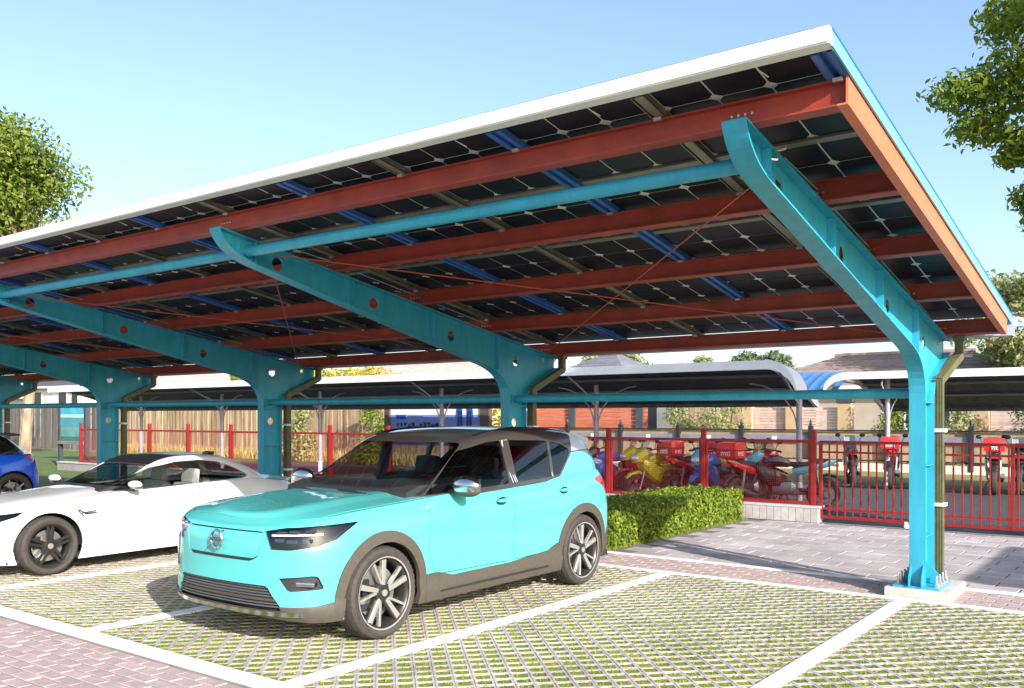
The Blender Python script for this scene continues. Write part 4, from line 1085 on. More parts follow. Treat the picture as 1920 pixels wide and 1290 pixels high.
# low block wall under the mesh fence, one per fence run
blk_m = M('wall_block_grey', (.46,.43,.42), .85, var=.10, vs=8, bump=.35, bs=80, rand=.08)
wall = MB().bb(-26.2,-2.62,FY-.10,FY+.10,-.05,.225).build('plinth_wall', M('wall_mortar', (.30,.28,.27), .9, var=.1))
tag(wall, 'low grey block plinth wall under the red mesh fence', 'wall')
bm1 = MB().cbox((0,0,0), (.112,.03,.215), .004).mesh('wall_block'); bm1.materials.append(blk_m)
x = -2.62-.06
while x > -24:
    if pix((x,FY-.1,.1))[0] > 480: inst('wall_block', bm1, wall, (x,FY-.105,.115))
    x -= .118
MB().bb(-26.2,-2.60,FY-.125,FY+.125,.228,.262).build('coping', M('coping_grey', (.50,.48,.50), .8, var=.08, vs=6), wall)
# mesh panels: each post a thing of its own fence; the fence run is one thing
fen = thing('mesh_fence', (-14,FY,.26), 'red steel mesh fence on the low wall in front of the parked motorcycles', 'fence')
posts = [-2.73-1.853*k for k in range(13)]
def wiremesh(w, h, sp=.034, t=.0022):
    m = MB(); nx, nz = int(w/sp), int(h/sp)
    for i in range(1, nx): m.box((-w/2+w*i/nx, 0, 0), (t,t,h))
    for j in range(1, nz): m.box((0, .004, -h/2+h*j/nz), (w,t,t))
    return m.mesh('wire_mesh')
PW = 1.853-.08
wm = wiremesh(PW-.08, .92); wm.materials.append(fence_red)
pm = MB().cbox((0,0,.585), (.075,.075,1.17), .008).mesh('fence_post'); pm.materials.append(fence_red)
cpm = MB().prism([(-.044,0),(.044,0),(.03,.02),(-.03,.02)], 'Y', -.042, .042).mesh('post_cap'); cpm.materials.append(fence_red)
rm_ = MB().cbox((0,0,0), (PW,.045,.05), .006).mesh('rail'); rm_.materials.append(fence_red)
st_ = MB().cbox((0,0,0), (.036,.04,.97), .005).mesh('stile'); st_.materials.append(fence_red)
for k, x in enumerate(posts):
    p_ = inst('fence_post', pm, fen, (x+14,0,0)); inst('post_cap', cpm, p_, (0,0,1.17))
    if k < len(posts)-1:
        xm = x-1.853/2+14
        for z in (.035, 1.00): inst('rail', rm_, fen, (xm,0,z))
        for s_ in (-1,1): inst('stile', st_, fen, (xm+s_*(PW/2-.02),0,.518))
        tag(inst('wire_mesh', wm, fen, (xm,0,.518)), kind='stuff')
# sliding gate of vertical bars
gate = thing('sliding_gate', (0,FY,0), 'red sliding gate of upright bars behind the nearest carport column', 'gate')
GX0, GX1 = -2.63, 3.9
for z, h in ((.095,.045),(.225,.035),(1.10,.03),(1.255,.045)):
    MB().cbox(((GX0+GX1)/2,FY,z), (GX1-GX0,.04,h), .005).build('gate_rail', fence_red, gate)
bar = MB().cbox((0,0,0), (.023,.023,1.14), .004).mesh('gate_bar'); bar.materials.append(fence_red)
x = GX0+.03; 
while x < GX1: inst('gate_bar', bar, gate, (x,-.012,.675)); x += .117
for x in (GX0+.012, .02, GX1-.012): MB().cbox((x,FY,.68), (.05,.05,1.18), .006).build('gate_stile', fence_red, gate)
for x in (-1.36,1.6):
    w_ = MB().lathe([(.036,-.012),(.038,0),(.036,.012)], 16, 'Y', (x,FY,.036)); w_.box((x,FY-.02,.075), (.05,.01,.05)); w_.build('gate_wheel', white_alu, gate, True)
MB().bb(GX0,GX1,FY-.03,FY+.03,-.004,.006).build('gate_track', M('track_steel', (.3,.29,.28), .5, metal=.5), None)
tag(bpy.data.objects['gate_track'], 'steel floor track the red sliding gate runs on', 'track')
# hedge
def leaf_cloud(name, pts, nrm, size, mat, parent=None, seed=1, jitter=.9, world=True, aspect=.55, fold=.25):
    rs = np.random.RandomState(seed); n = len(pts); pts = np.asarray(pts, float)
    d = rs.normal(size=(n,3))*jitter+(nrm if nrm is not None else 0); d /= np.linalg.norm(d,axis=1)[:,None]
    a = np.cross(d, rs.normal(size=(n,3))); a /= np.linalg.norm(a,axis=1)[:,None]; b = np.cross(d, a)
    s = size*rs.uniform(.6,1.3,(n,1)); a = a*s; b = b*s*aspect
    V = np.empty((n,4,3)); V[:,0] = pts-a; V[:,1] = pts+b+d*s*fold*.5; V[:,2] = pts+a; V[:,3] = pts-b+d*s*fold*.5
    if parent is not None and world: V -= np.array(wloc(parent))
    me = bpy.data.meshes.new(name); me.vertices.add(4*n); me.vertices.foreach_set('co', V.reshape(-1))
    me.loops.add(4*n); me.loops.foreach_set('vertex_index', np.arange(4*n, dtype=np.int32))
    me.polygons.add(n); me.polygons.foreach_set('loop_start', np.arange(0,4*n,4,dtype=np.int32))
    me.update(calc_edges=True); me.validate()
    return link(name, me, mat, parent)
hedge_leaf = leafmat('hedge_leaf', (.07,.13,.015), (.27,.33,.03), .3)
hx0, hx1, hy0, hy1, hz = -4.85, -3.80, .80, 4.85, .465
hd = thing('box_hedge', (-4.3,2.8,0), 'clipped green box hedge beside the paved forecourt', 'hedge')
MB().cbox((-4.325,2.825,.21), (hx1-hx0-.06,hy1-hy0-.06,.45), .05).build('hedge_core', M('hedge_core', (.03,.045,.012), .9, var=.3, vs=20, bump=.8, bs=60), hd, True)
rs = np.random.RandomState(4); P_, N_ = [], []
def face_pts(n, f, nr):
    for _ in range(n):
        p = f(rs.uniform(), rs.uniform()); P_.append(np.array(p)+rs.normal(size=3)*(.018 if rs.uniform() < .85 else .04)); N_.append(nr)
face_pts(9000, lambda u,v: (hx1, hy0+(hy1-hy0)*u, .02+(hz-.02)*v), (1.2,0,.3))
face_pts(3000, lambda u,v: (hx0+(hx1-hx0)*u, hy0, .02+(hz-.02)*v), (0,-1.2,.3))
face_pts(7000, lambda u,v: (hx0+(hx1-hx0)*u, hy0+(hy1-hy0)*v, hz), (0,0,1.2))
leaf_cloud('hedge_leaves', P_, np.array(N_), .028, hedge_leaf, hd, 4, .75)
# grass fringe along the hedge foot
fr_ = MB(); rg = random.Random(9)
for _ in range(2600):
    yy = rg.uniform(.60,4.9); xx = hx1+abs(rg.gauss(0,.05))+.0; h = rg.uniform(.01,.05); a = rg.uniform(0,6.28)
    fr_.add([(xx-.004*math.cos(a),yy-.004*math.sin(a),0),(xx+.004*math.cos(a),yy+.004*math.sin(a),0),(xx+rg.uniform(-.02,.02),yy+rg.uniform(-.02,.02),h)], [(0,1,2)])
tag(fr_.build('grass_fringe', gm), 'thin fringe of grass along the foot of the hedge', 'grass', kind='stuff')

# ---- bicycle and motorcycle shelters
sh_white = M('shelter_fascia', (.78,.77,.80), .4, var=.04, vs=3)
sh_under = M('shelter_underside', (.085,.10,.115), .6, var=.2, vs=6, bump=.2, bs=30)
sh_post = M('shelter_post_grey', (.33,.31,.37), .45, var=.08, vs=5)
sh_blue = M('blue_roof_sheet', (.06,.16,.36), .4, var=.08, vs=3)
def shelter(nm, label, yf, yb, zf, zb, x0, x1, pxs, py, curl0, curl1, drop=.56, group=None):
    root = thing(nm, (x0,py,0), label, 'shelter', group)
    def zx(x):
        z = 0
        if curl1 and x > x1-curl1: t = (x-(x1-curl1))/curl1; z -= drop*(1-math.sqrt(max(0,1-t*t)))
        if curl0 and x < x0+curl0: t = ((x0+curl0)-x)/curl0; z -= drop*(1-math.sqrt(max(0,1-t*t)))
        return z
    xs = []
    if curl0: xs += [x0+curl0*(1-math.cos(a)) for a in np.linspace(0,math.pi/2,10)][:-1]
    else: xs += [x0]
    core0, core1 = x0+(curl0 or 0), x1-(curl1 or 0)
    xs += list(np.linspace(core0, core1, int((core1-core0)/.14)))
    if curl1: xs += [x1-curl1+curl1*math.sin(a) for a in np.linspace(0,math.pi/2,10)][1:]
    else: pass
    xs = sorted(set(round(v,4) for v in xs))
    zr = lambda y: zf+(zb-zf)*((y-yf)/(yb-yf))**1.35
    # corrugated sheet: alternate ribs
    ys = np.linspace(yf, yb, 7); top, bot = [], []; xs_all = xs; xs = [v for v in xs if core0-.001 <= v <= core1+.001]
    for k, y in enumerate(ys):
        top.append([(xv, y, zr(y)+zx(xv)*max(0,1-(y-yf)/(yb-yf)*1.05)+(.018 if i % 2 else 0)) for i, xv in enumerate(xs)])
    m = MB(); n = len(xs)
    vs = [p for r in top for p in r]; fs = []
    for k in range(len(ys)-1):
        for i in range(n-1): fs.append((k*n+i,k*n+i+1,(k+1)*n+i+1,(k+1)*n+i))
    vs2 = [(p[0],p[1],p[2]-.02) for p in vs]; L = len(vs)
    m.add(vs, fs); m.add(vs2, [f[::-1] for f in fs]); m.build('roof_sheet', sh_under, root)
    xs = xs_all
    for xe, cu in ((core0, curl0), (core1, curl1)):
        if cu: MB().loft([[(xe-.03,y,zr(y)-.10),(xe+.03,y,zr(y)-.10),(xe+.03,y,zr(y)+.03),(xe-.03,y,zr(y)+.03)] for y in ys]).build('gable_trim', sh_white, root)
    def fascia(name, y, z_, h, t, mat):
        rings = [[(xv,y-t,z_+zx(xv)-h),(xv,y,z_+zx(xv)-h),(xv,y,z_+zx(xv)),(xv,y-t,z_+zx(xv))] for xv in xs]
        MB().loft(rings).build(name, mat, root, True, sharp=40)
    fascia('fascia', yf, zf+.02, .165, .03, sh_white)
    MB().loft([[(xv,yf,zf+zx(xv)+.022),(xv,yf+.55,zr(yf+.55)+zx(xv)+.04),(xv,yf+.55,zr(yf+.55)+zx(xv)+.03),(xv,yf,zf+zx(xv)+.012)] for xv in xs]).build('roof_edge_sheet', sh_white, root, True)
    for t in (.35,.66): 
        y = yf+(yb-yf)*t; MB().loft([[(xv,y-.03,zr(y)+zx(xv)*(1-t)-.075),(xv,y+.03,zr(y)+zx(xv)*(1-t)-.075),(xv,y+.03,zr(y)+zx(xv)*(1-t)-.022),(xv,y-.03,zr(y)+zx(xv)*(1-t)-.022)] for xv in xs if core0 <= xv <= core1]).build('roof_purlin', M('shelter_purlin', (.20,.21,.23), .5, var=.08), root)
    MB().bb(core0,core1,yb-.05,yb,zb-.08,zb+.01).build('eave_beam', sh_under, root)
    for xv in pxs:
        p_ = MB(); ztop = zr(py)-.06
        p_.tube([(xv,py,0),(xv,py,ztop)], .055, 12); pp = p_.build('post', sh_post, root, True)
        MB().tube([(xv,py,0),(xv,py,.42)], .0565, 12).build('post_sleeve', M('white_sleeve', (.75,.73,.73), .6, var=.05), pp, True)
        for s_ in (-1,1):
            if xv+s_*1.1 > x1 or xv+s_*1.1 < x0: continue
            MB().tube([(xv+s_*(.04+1.0*(1-math.cos(a))), py, ztop-.95+.90*math.sin(a)) for a in np.linspace(0,math.pi/2*.96,9)], .016, 6).build('brace', sh_post, root, True)
        MB().tube([(xv,py,ztop-.5),(xv,py-.5,ztop-.15),(xv,yf+.1,zf-.16)], .022, 6).build('roof_arm', sh_post, root, True)
    return root
shelter('bike_shelter', 'long grey-posted bike shelter with white fascia behind the mesh fence', 6.6, 9.3, 2.635, 1.93, -30, -3.52, [-3.9-4.45*k for k in range(6)], 7.8, 0, .55)
s2 = shelter('bike_shelter', 'farther bike shelter with blue curved roof sheets seen right of the carport column', 12.1, 15.2, 2.64, 1.86, -4.85, 14, [-3.56,.9,5.35], 12.6, .55, 0, .42)
# blue vaulted connecting sheet of the far shelter, ribs running front to back
bv = MB(); nx = 44; X0, X1 = -7.4, -4.7; rows = []
for k in range(9):
    t = k/8; y = 12.3+2.2*t; z = 2.12+.66*math.sin(t*math.pi/2)
    rows.append([(X0+(X1-X0)*i/nx, y, z+.02*math.sin(i*math.pi/2)*(1 if i % 2 else 0)*(1)+.012*(i % 2)) for i in range(nx+1)])
vs = [p for r in rows for p in r]; fs = [(k*(nx+1)+i,k*(nx+1)+i+1,(k+1)*(nx+1)+i+1,(k+1)*(nx+1)+i) for k in range(8) for i in range(nx)]
bv.add(vs, fs); bv.add([(p[0],p[1],p[2]-.015) for p in vs], [f[::-1] for f in fs]); bv.build('vault_sheet', sh_blue, s2, True, sharp=20)
# ================================================================ MOTORCYCLES
bk_black = M('bike_black', (.02,.02,.022), .4, var=.1)
bk_paintA = M('bike_paint', (.55,.02,.02), .3, var=.03, coat=.8)
bk_paintB = M('bike_accent', (.55,.02,.02), .3, var=.03, coat=.8)
bk_seat = M('bike_seat', (.03,.03,.032), .7, var=.1, vs=20)
bk_alloy = M('bike_alloy', (.26,.26,.27), .4, metal=.8, var=.06)
bk_white = M('bike_white_mark', (.8,.8,.8), .5, var=0)
def motorcycle():
    """local: wheels along x, front at +x, origin on the ground midway"""
    r = thing('motorcycle', (0,0,0))
    for x in (-.62,.62):
        w = thing('wheel', (x,0,.29)); w.parent = r
        MB().lathe([(.20,-.045),(.25,-.055),(.285,-.04),(.29,0),(.285,.04),(.25,.055),(.20,.045)], 28, 'Y', cap=False, closed=True).build('tyre', rubber, w, True, world=False)
        h_ = MB().lathe([(.205,-.03),(.19,-.02),(.19,.02),(.205,.03)], 28, 'Y', cap=False).lathe([(.045,-.06),(.045,.06)], 12, 'Y')
        for k in range(5):
            a = 2*math.pi*k/5; h_.box((math.cos(a)*.115,0,math.sin(a)*.115), (.155,.03,.03), Matrix.Rotation(-a,3,'Y'))
        h_.build('rim', bk_alloy, w, True, world=False)
        MB().lathe([(.06,-.052),(.12,-.052),(.12,-.056),(.06,-.056)], 20, 'Y', closed=True).build('brake_disc', bk_alloy, w, world=False)
    def lof(name, secs, mat, parent=r, n=10):
        """secs: (x, z, half width, half height)"""
        rings = [[(x, math.copysign(abs(math.cos(a))**.6,math.cos(a))*hw, z+math.copysign(abs(math.sin(a))**.6,math.sin(a))*hh) for a in np.linspace(0,2*math.pi,n,endpoint=False)] for x,z,hw,hh in secs]
        return MB().loft(rings).build(name, mat, parent, True, world=False, sharp=22)
    lof('tank', [(-.10,.80,.05,.03),(-.02,.83,.12,.08),(.14,.86,.15,.11),(.30,.86,.14,.10),(.40,.83,.08,.06)], bk_paintA)
    lof('seat', [(-.72,.86,.06,.03),(-.60,.85,.11,.05),(-.35,.80,.13,.05),(-.12,.80,.11,.05),(-.04,.82,.07,.04)], bk_seat)
    lof('tail_fairing', [(-.86,.88,.02,.02),(-.74,.84,.08,.06),(-.50,.76,.13,.07),(-.25,.70,.14,.08),(-.10,.68,.10,.06)], bk_paintB)
    lof('side_fairing', [(-.02,.55,.10,.10),(.12,.55,.16,.18),(.30,.60,.18,.20),(.46,.70,.17,.16),(.56,.78,.12,.10)], bk_paintA)
    lof('nose_fairing', [(.38,.98,.08,.05),(.48,.94,.15,.12),(.60,.88,.15,.11),(.70,.84,.08,.06)], bk_paintB)
    lof('engine', [(-.16,.40,.10,.06),(-.08,.40,.14,.13),(.10,.38,.15,.14),(.24,.38,.12,.10)], bk_alloy)
    lof('front_mudguard', [(.40,.50,.04,.02),(.48,.56,.065,.03),(.62,.61,.07,.03),(.78,.57,.065,.03),(.86,.50,.04,.02)], bk_paintA)
    lof('rear_mudguard', [(-.92,.52,.03,.02),(-.84,.60,.07,.03),(-.68,.63,.07,.03),(-.52,.58,.05,.02)], bk_black)
    for s_ in (-1,1):
        MB().tube([(.62,s_*.085,.29),(.50,s_*.085,.66),(.42,s_*.08,.94)], .022, 8).build('fork', bk_alloy, r, True, world=False)
        MB().tube([(-.62,s_*.08,.29),(-.20,s_*.09,.36)], .026, 8).build('swingarm', bk_black, r, True, world=False)
        MB().tube([(-.56,s_*.10,.35),(-.50,s_*.12,.72)], .024, 8).build('shock', bk_alloy, r, True, world=False)
        MB().tube([(.40,s_*.02,1.00),(.36,s_*.22,1.04),(.28,s_*.34,1.02)], .013, 8).build('handlebar', bk_black, r, True, world=False)
        MB().tube([(.31,s_*.27,1.03),(.26,s_*.38,1.02)], .020, 8).build('grip', bk_seat, r, True, world=False)
        mr = MB().tube([(.36,s_*.20,1.04),(.38,s_*.26,1.17)], .007, 6).sphere((.375,s_*.28,1.20), (.02,.065,.045), 12, 8); mr.build('mirror', bk_black, r, True, world=False)
        MB().sphere((-.80,s_*.13,.80), (.04,.02,.02), 10, 6).build('indicator', M('amber_lens', (.7,.25,.02), .3, var=0), r, True, world=False)
    MB().tube([(.20,-.14,.34),(-.10,-.15,.26),(-.40,-.15,.30),(-.78,-.15,.42)], [.022,.022,.045,.05], 12).build('exhaust', bk_alloy, r, True, world=False)
    MB().sphere((.68,0,.86), (.05,.10,.065), 14, 10).build('headlight', led, r, True, world=False)
    MB().cbox((-.86,0,.80), (.03,.13,.05), .01).build('tail_light', tail_red, r, world=False)
    MB().loft([[(.50,-.13,1.03),(.50,.13,1.03),(.49,.13,1.04),(.49,-.13,1.04)],[(.40,-.11,1.20),(.40,.11,1.20),(.39,.11,1.20),(.39,-.11,1.20)]]).build('windshield', glass_mid, r, world=False)
    MB().tube([(.0,.08,.30),(-.05,.22,.01)], .012, 6).build('side_stand', bk_black, r, world=False)
    return r
def topcase(parent, mat, txt='mti'):
    c = thing('top_case', (-.74,0,.91)); c.parent = parent
    MB().cbox((0,0,.15), (.34,.40,.28), .05).build('case_body', mat, c, True, world=False)
    MB().cbox((0,0,.16), (.348,.408,.015), .005).build('case_seam', bk_black, c, world=False)
    if txt:
        text('case_lettering', txt, .15, bk_white, c, (-.1715,0,.10), (R(90),0,R(-90)), .0015)
        text('case_lettering', txt, .13, bk_white, c, (0,-.2015,.10), (R(90),0,0), .0015)
    return c
proto = motorcycle()
red_c = M('bike_red', (.75,.018,.018), .3, var=.03, coat=.8); yel_c = M('bike_olive_yellow', (.62,.52,.03), .3, var=.04, coat=.8); blu_c = M('bike_blue', (.03,.13,.50), .3, var=.03, coat=.8)
blk_c = M('bike_gloss_black', (.015,.015,.017), .25, var=.03, coat=.8); tea_c = M('bike_teal_accent', (.10,.42,.52), .3, var=.03, coat=.6); wht_c = M('bike_white', (.6,.58,.56), .3, var=.03, coat=.6)
NEAR = 'motorcycles parked behind the mesh fence'; FAR = 'motorcycles parked across the yard behind the gate'
bikes = [ # x, y, heading, tank, accent, case colour, label, group
 (-7.25,6.75,236,blu_c,blk_c,None,'blue motorcycle behind the mesh fence, nearest the rear of the turquoise SUV',NEAR),
 (-6.62,7.15,238,red_c,yel_c,None,'motorcycle with red tank and yellow tail, second from the SUV behind the fence',NEAR),
 (-6.05,6.55,242,yel_c,yel_c,None,'olive-yellow motorcycle behind the mesh fence with a plain yellow tail',NEAR),
 (-5.55,6.95,72,yel_c,red_c,red_c,'olive-yellow motorcycle with a red lettered top case behind the fence',NEAR),
 (-5.05,6.60,265,blu_c,tea_c,None,'blue motorcycle with light teal tail beside the middle fence post',NEAR),
 (-4.80,7.35,76,red_c,yel_c,red_c,'red motorcycle with lettered top case farther back right of the middle fence post',NEAR),
 (-4.30,6.62,80,red_c,red_c,red_c,'red motorcycle with red lettered top case close behind the mesh fence',NEAR),
 (-3.78,6.80,200,blk_c,tea_c,None,'black motorcycle with teal tail beside the shelter end post',NEAR),
 (-4.55,13.2,110,blk_c,blk_c,None,'all black motorcycle across the yard seen through the left gate bars',FAR),
 (-3.62,13.2,102,blk_c,red_c,red_c,'black motorcycle with red top case across the yard, left of the cyan column',FAR),
 (-2.98,13.6,100,blk_c,blk_c,None,'black motorcycle across the yard, half hidden by the cyan column',FAR),
 (-1.45,12.9,100,blk_c,blk_c,red_c,'dark motorcycle with red top case across the yard, right of the cyan column',FAR),
 (-1.02,13.3,98,blk_c,blk_c,None,'dark motorcycle next to the red-cased one right of the cyan column',FAR),
 (-.02,12.9,120,blk_c,wht_c,None,'black motorcycle at the right edge of the frame behind the gate',FAR)]
for k, (x, y, hdg, ca, cb, cc, lab, grp) in enumerate(bikes):
    b = proto if k == len(bikes)-1 else copy_tree(proto)
    b.location = (x,y,0); b.rotation_euler = (R(0),0,R(hdg))
    tag(b, lab, 'motorcycle', grp)
    for ch in b.children:
        if ch.data is None: continue
        for sl_ in ch.material_slots:
            if sl_.material is bk_paintA: sl_.link = 'OBJECT'; sl_.material = ca
            elif sl_.material is bk_paintB: sl_.link = 'OBJECT'; sl_.material = cb
    if cc is not None: topcase(b, cc)
# ================================================================ BACKGROUND: fences, walls, boards, houses
tag(MB().bb(-17,24,13.2,19.4,-.048,-.0035).build('far_yard', asph), kind='structure')
# timber paling fence along the back, left half
tim = [M('weathered_timber', (.36,.25,.15), .85, var=.34, vs=1.2, bump=.5, bs=14, aniso=(6,6,.5), rand=.25), M('shaded_grey_timber', (.13,.115,.10), .85, var=.2, vs=1.2, bump=.5, bs=14, aniso=(6,6,.5), rand=.3)]  # second timber is grey boards with their shade painted in as a darker tone
def palings(nm, label, x0, x1, y, z1, w, mat, step=None, dip=.05):
    root = thing(nm, (x0,y,0), label, 'fence'); rd = random.Random(int(abs(x0*10)))
    x = x0; me = MB().cbox((0,0,z1/2), (w-.012,.025,z1), .004).mesh('paling'); me.materials.append(mat)
    while x < x1:
        inst('paling', me, root, (x-x0+w/2, rd.uniform(-.02,.02), rd.uniform(-dip,0)), (0,0,rd.uniform(-.05,.05))); x += w
    for z in (.4, z1-.4): MB().box(((x0+x1)/2,y+.05,z), (x1-x0,.04,.09)).build('fence_rail', mat, root)
    return root
palings('paling_fence', 'sunlit weathered timber paling fence behind the left end of the bike shelter', -38.5, -16.8, 14.0, 2.35, .155, tim[0])
palings('paling_fence', 'grey timber paling fence, its shade painted into the colour, at far left behind the leaning tree trunk', -58, -38.7, 14.2, 2.15, .22, tim[1])
palings('paling_fence', 'narrow upright timber boards between the red slat fence and the pale shrubs', -14.6, -9.4, 23.6, 2.6, .16, tim[0])
# horizontal red slat screen with dark posts
def slats(nm, label, x0, x1, y, z0, z1, h, mat, postx, pmat, gap=.016, pw=.32):
    root = thing(nm, (x0,y,0), label, 'fence'); me = MB().cbox(((x1-x0)/2,0,0), (x1-x0,.03,h-gap), .004).mesh('slat'); me.materials.append(mat)
    z = z0+h/2; rd = random.Random(5)
    while z < z1: inst('slat', me, root, (0,rd.uniform(-.008,.008),z)); z += h
    for px in postx: MB().cbox((px,y-.06,(z1+.06)/2), (pw,.12,z1+.06), .01).build('post', pmat, root)
    return root
redslat = M('red_cedar_slat', (.50,.13,.06), .7, var=.16, vs=2.5, bump=.3, bs=20, aniso=(1,6,6), rand=.16)
slats('slat_fence', 'orange-red horizontal slat fence between dark posts behind the shelter', -20.4, -14.8, 22.0, .3, 2.25, .15, redslat, (-18.2,-15.1), M('slate_post', (.06,.065,.07), .7, var=.1))
# beige garden wall with pillars and pale slat infill
beige = M('beige_render', (.50,.35,.20), .85, var=.06, vs=4, bump=.2, bs=60)
pinks = M('pink_slat', (.58,.42,.36), .75, var=.1, vs=5, rand=.12)
bw = thing('garden_wall', (-9,22.5,0), 'beige rendered garden wall with capped pillars and pale slat panels', 'wall')
MB().bb(-11.8,-7.0,22.4,22.6,0,1.05).build('base_wall', beige, bw); MB().bb(-4.6,8,22.4,22.6,0,.95).build('base_wall', beige, bw)
cap = M('dark_capping', (.05,.05,.055), .7, var=.1)
for x in (-10.95,-9.25,-7.45,-3.3,-1.5,.6,2.6):
    p_ = MB().cbox((x,22.42,1.05), (.46,.34,2.1), .01).build('pillar', beige, bw); MB().cbox((x,22.42,2.22), (.54,.42,.22), .02).build('pillar_cap', cap, p_)
for (x0,x1) in ((-10.7,-9.5),(-9.0,-7.7),(-3.05,-1.75),(-1.25,.35),(.85,2.35)):
    z = 1.12
    while z < 1.98: MB().cbox(((x0+x1)/2,22.45,z), (x1-x0,.04,.085), .006).build('slat', pinks, bw); z += .10
# black rail fence at the far side of the yard
bf = thing('rail_fence', (-8,19.4,0), 'black rail fence with bollard posts along the far kerb of the yard', 'fence')
bk_f = M('black_fence', (.02,.02,.022), .5, var=.1)
MB().bb(-20,16,19.38,19.42,1.20,1.245).build('top_rail', bk_f, bf); MB().bb(-20,16,19.38,19.42,.30,.34).build('low_rail', bk_f, bf)
MB().bb(-20,16,19.30,19.50,-.02,.24).build('kerb', M('pale_kerb', (.62,.58,.50), .85, var=.08, vs=4), bf)
band_m = M('grey_band', (.20,.21,.27), .6, var=.1)
MB().bb(-20,16,19.36,19.375,.86,1.06).build('band', band_m, bf)
for x in np.arange(-19,15,2.28):
    MB().cbox((x,19.35,.72), (.14,.14,1.30), .02).lathe([(.04,1.36),(.045,1.45),(.03,1.54),(0,1.56)], 12, 'Z', (x,19.35,0)).build('bollard', bk_f, bf)
    MB().cbox((x+1.1,19.352,.96), (.16,.01,.13), .003).build('sign_plate', white_alu, bf)
tag(MB().bb(-20,16,19.45,19.47,.34,1.19).build('fence_screen', M('tan_screen', (.36,.27,.17), .8, var=.1, vs=6, bump=.3, bs=40)), 'tan perforated screen behind the black rail fence', 'screen')
# billboard
bb_ = thing('billboard', (-14.1,9.6,0), 'blue and white poster billboard with two figures behind the turquoise SUV', 'billboard')
bl_f = M('billboard_frame', (.10,.075,.065), .5, var=.08)
BX0, BX1, BY = -16.30, -13.00, 9.6
for x in (BX0-.11, BX1+.16): MB().cbox((x,BY,1.15), (.20 if x < -15 else .30,.14,2.3), .015).build('frame_post', bl_f, bb_)
MB().cbox(((BX0+BX1)/2,BY,2.28), (BX1-BX0+.8,.20,.10), .03).build('frame_head', M('billboard_head', (.35,.24,.20), .5, var=.06), bb_)
MB().bb(BX0,BX1,BY-.02,BY+.02,1.695,2.20).build('poster_top', M('poster_white', (.80,.80,.82), .5, var=.04, vs=2), bb_)
MB().bb(BX0,BX1,BY-.02,BY+.02,.85,1.695).build('poster_lower', M('poster_blue', (.16,.25,.62), .5, var=.05, vs=2), bb_)
navy = M('poster_navy', (.01,.03,.16), .5, var=.05); pblue = M('poster_figure_blue', (.02,.10,.45), .5, var=.1)
MB().bb(BX0+.22,BX0+.60,BY-.024,BY-.0205,1.58,1.70).build('poster_logo', M('poster_logo_blue', (.01,.05,.35), .5, var=0), bb_)
MB().bb(BX0+.66,BX0+1.25,BY-.024,BY-.0205,1.635,1.655).build('poster_caption', navy, bb_)
rd = random.Random(21)      # two short lines of dense strokes, as the poster's lettering reads from here
def glyph(mb, x, z, s):
    for _ in range(3): mb.bb(x+rd.uniform(0,.2)*s, x+rd.uniform(.7,1)*s, BY-.026, BY-.0205, z+rd.uniform(0,.9)*s, z+rd.uniform(0,.9)*s+.02)
    for _ in range(2):
        xx = x+rd.uniform(.1,.85)*s; mb.bb(xx, xx+.02, BY-.0265, BY-.0205, z+rd.uniform(0,.3)*s, z+rd.uniform(.6,1)*s)
for k in list(range(5))+[6,7,8,9,10]:
    gl_ = MB(); glyph(gl_, BX0+.22+k*.148, 1.36, .125); tag(gl_.build('poster_glyph', navy, bb_), kind='stuff')
for (cx, sg) in ((BX1-.72,1),(BX1-.40,-1)):     # two standing figures, arms raised to meet
    f = MB(); T = lambda p: [(cx+sg*a, b) for a, b in p]
    f.prism(T([(-.09,1.30),(-.015,1.30),(-.005,1.72),(.01,1.72),(.02,1.30),(.09,1.30),(.085,1.80),(-.085,1.80)]), 'Y', BY-.027, BY-.0205)
    f.build('poster_figure', navy, bb_)
    f = MB(); f.prism(T([(-.085,1.80),(.085,1.80),(.10,2.02),(.16,2.16),(.13,2.18),(.05,2.05),(-.06,2.05),(-.13,1.80),(-.15,1.62),(-.125,1.60),(-.095,1.76)]), 'Y', BY-.0275, BY-.0205)
    f.lathe([(.045,-.003),(.045,.003)], 14, 'Y', (cx,BY-.024,2.10)); f.build('poster_figure', pblue, bb_)
# notice board at the far left
nb = thing('notice_board', (-27.2,6.0,0), 'teal notice board on dark posts behind the white coupe', 'notice board')
for x in (-27.95,-26.3): MB().cbox((x,6.0,1.0), (.13,.12,2.0), .01).build('post', M('board_post', (.045,.05,.06), .6, var=.1), nb)
for (z0,z1,c,nn) in ((1.72,1.95,(.05,.40,.55),'header'),(1.62,1.72,(.45,.70,.75),'poster_sky'),(1.30,1.62,(.06,.28,.34),'poster_sea'),(1.0,1.30,(.12,.34,.32),'poster_field'),(.86,1.0,(.03,.18,.14),'poster_foot')):
    MB().bb(-27.88,-26.37,5.97,6.03,z0,z1).build(nn, M('board_'+nn, c, .4, var=.18, vs=1.5, coat=.4), nb)
MB().cbox((-27.12,5.96,.80), (1.52,.16,.10), .01).build('ledge', M('board_ledge', (.20,.20,.19), .6, var=.1), nb)
